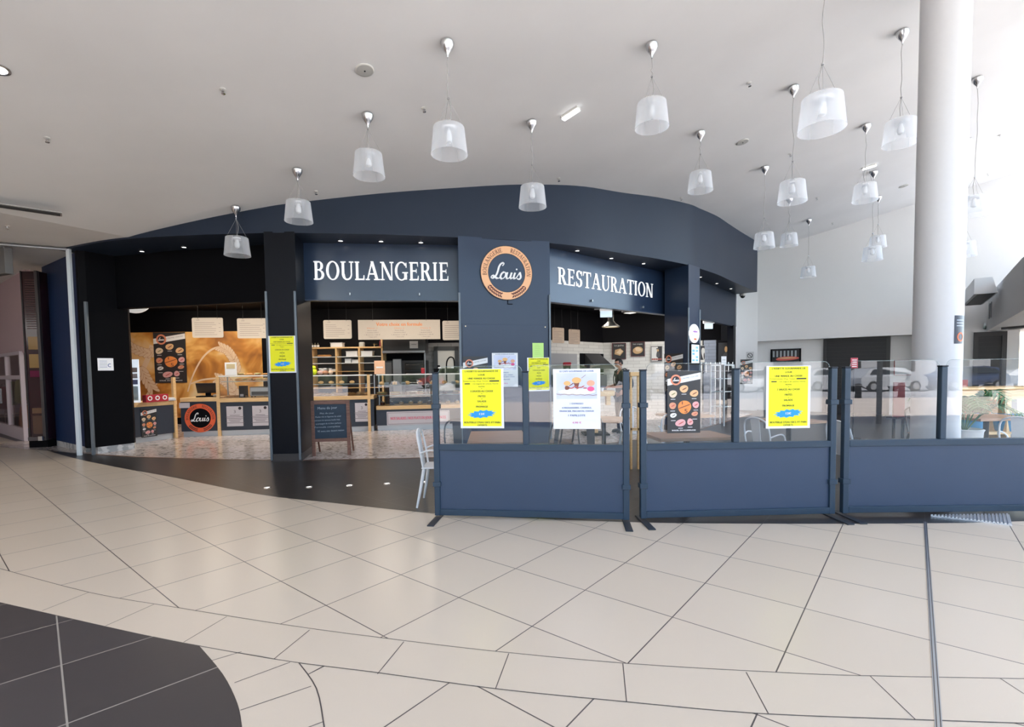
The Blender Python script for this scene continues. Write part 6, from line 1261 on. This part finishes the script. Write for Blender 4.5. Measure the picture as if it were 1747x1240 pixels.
# ================================================================ LEFT SHOP
LSa, LSb = tuple(flr(0, 736).xy), tuple(flr(49, 752).xy); d = (Vector(LSb)-Vector(LSa)); LSa2 = tuple(Vector(LSa)-d*1.2)
LL = (Vector(LSb)-Vector(LSa2)).length; M = frame((*LSa2, 0), LSa2, LSb); t = bpy.data.objects.new('window_3', None); COL.objects.link(t); t.matrix_world = M; t['kind'] = 'structure'
PF = mat('frame_pinkwhite', (.62, .55, .6), .4); mb = MB(); mb.box(0, 0, 0, LL, .3, .08); 
for x in (0, LL*.25, LL*.5, LL*.77, LL-.08): mb.box(x, .3, .0, x+.09, 2.15, .08)
mb.box(0, 1.5, 0, LL, 1.6, .08); mb.box(0, 2.1, 0, LL, 2.18, .08); mb.build('window_frame', PF, t)
mb = MB(); mb.add([(0, .3, .03), (LL, .3, .03), (LL, 2.1, .03), (0, 2.1, .03)], [(0, 1, 2, 3)]); mb.build('window_glass', glass('shop_glass', (.85, .75, .78)), t)
mb = MB(); mb.box(-.2, 0, -1.6, LL+.1, 2.3, -1.5); mb.build('window_backdrop_wall', mat('shop_interior', (.45, .22, .22), .7), t)
p = onw(12, 700, LSa2, LSb); q = M.inverted() @ p; o = MB().box(q.x-.015, .85, .08, q.x+.015, 1.25, .14, .005).build('door_handle', CHROME, t)
for i, (px, Y, col) in enumerate([(24, 13.0, (.2, .3, .08)), (36, 12.9, (.25, .3, .1)), (42, 12.85, (.5, .22, .12)), (8, 13.6, (.35, .1, .12))]):
    q = aty(px, 700, Y+.9); t = thing('hanging_garment', ['green garment hanging behind the left shop window', 'olive garment hanging behind the left shop window beside the green one', 'orange-brown garment low behind the left shop window', 'dark red garment behind the left shop door'][i], 'garment', (q.x, q.y, 0), group=None); m_ = mat('garment_%d' % i, col, .8)
    zt_ = [1.45, 1.5, .8, 1.3][i]; mb = MB(); vs, fs = skinned([(0, 0, zt_), (0, 0, zt_-.3), (0, 0, zt_-.7)], [(0, 1), (1, 2)], [(.05, .12), (.07, .16), (.08, .2)]); mb.add(vs, fs, True); mb.build('cloth', m_, t); MB().tube([(0, -.15, zt_), (0, 0, zt_+.08), (0, .15, zt_)], .006, 6).build('hanger', CHROME, t); MB().cyl((0, 0, 0), (0, 0, zt_+.1), .012, 8).build('display_pole', CHROME, t)
# grey sign box, dark glass cabinet
q0 = aty(-2, 448, 9.5); t = thing('sign_box', 'grey hanging sign box at the left edge above the pinkish shopfront', 'sign', (q0.x, 9.5, q0.z), -.4); MB().box(-.7, -.06, -.24, .36, .06, .24, .01).build('box', mat('signbox_grey', (.16, .16, .16), .6), t)
for x in (-.4, .2): MB().cyl((x, 0, .24), (x, 0, 4.03-q0.z), .01, 6).build('hanger_rod', ALU, t)
ca, cb = flr(49, 764), flr(98, 758); cb = Vector((-10.25, 10.85, 0)); ca = Vector((ca.x, ca.y, 0)); L_ = (cb-ca).length; M = frame(ca, ca, cb)
t = thing('glass_cabinet', 'tall dark glossy cabinet with maroon and gold contents left of the deep blue wall', 'cabinet', M=M)
MB().box(0, 0, -.3, L_, .16, -.02).build('base', BLACK, t); MB().box(0, .16, -.3, L_, 3.85, -.05, .02).build('cabinet_body', mat('cab_maroon', (.035, .010, .014), .12, spec=.8), t)
MB().box(-.0, .16, -.05, .02, 3.85, -.03).build('edge_post', mat('cab_edge', (.05, .04, .04), .3), t); MB().box(L_-.06, .16, -.05, L_, 3.85, .02, .005).build('side_post', mat('cab_side', (.07, .06, .06), .3), t)
MB().box(L_*.1, .16, -.02, L_*.95, .24, .06, .006).build('step_bar', mat('cab_bar', (.12, .1, .1), .3), t); MB().box(L_*.72, .16, .06, L_*.95, .26, .1, .004).build('steel_corner', CHROME, t)
for k, (z_, h_, c_) in enumerate([(2.15, .28, (.30, .17, .05)), (1.75, .3, (.36, .22, .08)), (1.55, .14, (.16, .01, .05)), (.75, .12, (.18, .10, .06)), (.3, .4, (.13, .07, .05))]): MB().box(.08, z_, -.05, L_-.07, z_+h_, -.04).build('display_band', mat('cab_band_%d' % k, c_, .15), t)
mb = MB(); [mb.box(.08, 2.6+.05*k, -.05, L_-.07, 2.615+.05*k, -.035) for k in range(22)]; mb.build('louvre_grille', mat('cab_grille', (.10, .05, .05), .4), t)
# ================================================================ OUTSIDE, BEHIND THE VIEWER (seen mirrored in the screens)
_car = None
def car(x, y, rz, col, label, k=1.):
    t = thing('car', label, 'car', (x, y, -.03), rz, 'parked cars mirrored in the screens')
    pt = mat('car_paint_%02d' % int(sum(col)*10+col[0]*7), col, .25, coat=.8); prof = [(-2.05, .32), (-2.1, .6), (-2.0, .85), (-1.75, .98), (-1.3, 1.05), (-.75, 1.42), (.6, 1.48), (1.35, 1.4), (1.85, 1.0), (2.02, .85), (2.05, .35)]
    vs = []; n = len(prof)
    for sy, ins in ((-1, 0), (1, 0)):
        for px, pz in prof: w_ = .86-(.16 if pz > 1.1 else 0); vs.append((px, sy*w_, pz))
    mb = MB(); mb.add(vs, [list(range(n)), list(range(n, 2*n))[::-1]]+[(i, n+i, n+(i+1) % n, (i+1) % n) for i in range(n)], False); mb.build('car_body', pt, t)
    g = mat('car_glass', (.02, .025, .03), .05)
    for sy in (-1, 1):
        mb = MB(); P = [(-1.05, 1.06), (-.68, 1.36), (.55, 1.41), (1.2, 1.34), (1.5, 1.06)]; mb.add([(a, sy*(.875-(.16*(b-1.0)/.4)), b) for a, b in P], [list(range(5))]); mb.build('side_window', g, t)
        MB().box(-.95, sy*.93-.06, 1.0, -.75, sy*.93+.06, 1.12, .02).build('mirror', pt, t)
        for wx in (-1.3, 1.3): w = MB().cyl((wx, sy*.72, .32), (wx, sy*.9, .32), .32, 24).build('wheel', mat('tyre', (.02, .02, .02), .8), t); MB().cyl((wx, sy*.9, .32), (wx, sy*.915, .32), .2, 16).build('hubcap', mat('hub', (.5, .5, .52), .3, .8), w)
    mb = MB(); mb.add([(-1.29, -.68, 1.07), (-1.29, .68, 1.07), (-.78, .6, 1.41), (-.78, -.6, 1.41)], [(0, 1, 2, 3)]); mb.build('windscreen', g, t)
    for sy in (-1, 1): MB().ball((-2.02, sy*.62, .72), (.1, .17, .09), 12, 8).build('headlight', PAP, t)
    return t
for x, rz, c, lb in [(8.2, .08, (.8, .8, .8), 'white car parked outside, leftmost in the mirror image'), (12.8, 3.2, (.25, .27, .3), 'dark grey car parked outside beside the white one'), (17.6, .05, (.82, .83, .85), 'white car parked outside behind the yellow poster image'), (22.6, 3.1, (.5, .52, .55), 'silver car parked outside in the middle'), (27.5, .0, (.03, .05, .12), 'dark blue car parked outside near the bollards'), (33, 3.1, (.85, .85, .85), 'white van-like car parked outside far right'), (3.2, 0, (.35, .05, .05), 'red car parked outside far left')]:
    car(x, -21, rz, c, lb)
_b = None
ORD = 'first second third fourth fifth sixth seventh eighth ninth tenth eleventh twelfth thirteenth fourteenth fifteenth sixteenth seventeenth eighteenth'.split()
for i in range(18):
    x = 2+2.1*i
    if _b is None:
        t = thing('bollard', ORD[i]+' bollard of the chain row outside in the mirror image', 'bollard', (x, -14.5, -.03), group='black bollards along the car park'); MB().lathe([(.16, 0), (.14, .1), (.12, .62), (.14, .68), (0, .72)], 16).build('post', BLACK, t); MB().lathe([(.15, .6), (.16, .63), (.15, .66)], 16, cap=False).build('collar', mat('bollard_grey', (.2, .2, .2), .5), t); _b = t
    else: t = copy_tree(_b); t.location.x = x; t['label'] = ORD[i]+' bollard of the chain row outside in the mirror image'
    if i < 17:
        mb = MB(); mb.tube([(x+.12+1.86*k/8, -14.5, .55-.28*math.sin(math.pi*k/8)) for k in range(9)], .03, 6); tag(mb.rebase((x, -14.5, .5)).build('chain', BLACK, None, (x, -14.5, .5)), ORD[i]+' black chain hanging between bollards outside', 'chain', 'bollard chains')
HEDGE = ramp_noise('foliage', [(.35, (.03, .05, .025)), (.65, (.09, .12, .06))], 3, .8)
mb = MB(); rr = random.Random(11)
for i in range(30): mb.ball((-30+1.2*i+rr.uniform(-.3, .3), -36+rr.uniform(-.5, .5), rr.uniform(.7, 1.6)), (1.1, .9, rr.uniform(.9, 1.5)), 10, 6)
tag(mb.build('hedge', HEDGE, None), 'green hedge beyond the car park', 'hedge', None, 'stuff')
for i, (x, y, h) in enumerate([(-14, -40, 8), (-4, -42, 9), (3, -41, 7), (17, -48, 10), (29, -47, 8), (41, -48, 9)]):
    t = thing('tree', ORD[i]+' tree from the left beyond the car park outside', 'tree', (x, y, -.03), group='trees beyond the car park'); MB().tube([(0, 0, 0), (.1, 0, h*.4), (0, .1, h*.7)], [.25, .18, .08], 8).build('trunk', BROWN, t); mb = MB(); [mb.ball((rr.uniform(-1.6, 1.6), rr.uniform(-1.2, 1.2), h*.55+rr.uniform(0, h*.35)), (rr.uniform(1.0, 1.9),)*3, 10, 7) for _ in range(9)]; mb.build('crown', HEDGE, t)

mb = MB(); mb.box(7, -40, 0, 60, -37, 4.2); bl = thing('building', 'long pale low building added beyond the car park for the mirror image', 'building', (33, -38, -.03)); mb.rebase((33, -38, -.03)).build('wall', mat('building_pale', (.55, .55, .56), .8), bl)  # added so the screens mirror a pale tone instead of green hedge
mb = MB(); mb.box(6.8, -37.0, 3.9, 60.2, -36.6, 4.5); mb.rebase((33, -38, -.03)).build('roof_edge', mat('roof_grey', (.2, .2, .22), .6), bl)
for k in range(10): mb = MB(); mb.box(9+5*k, -37, 1, 12+5*k, -36.95, 2.6); mb.rebase((33, -38, -.03)).build('window', MATS['car_glass'], bl)
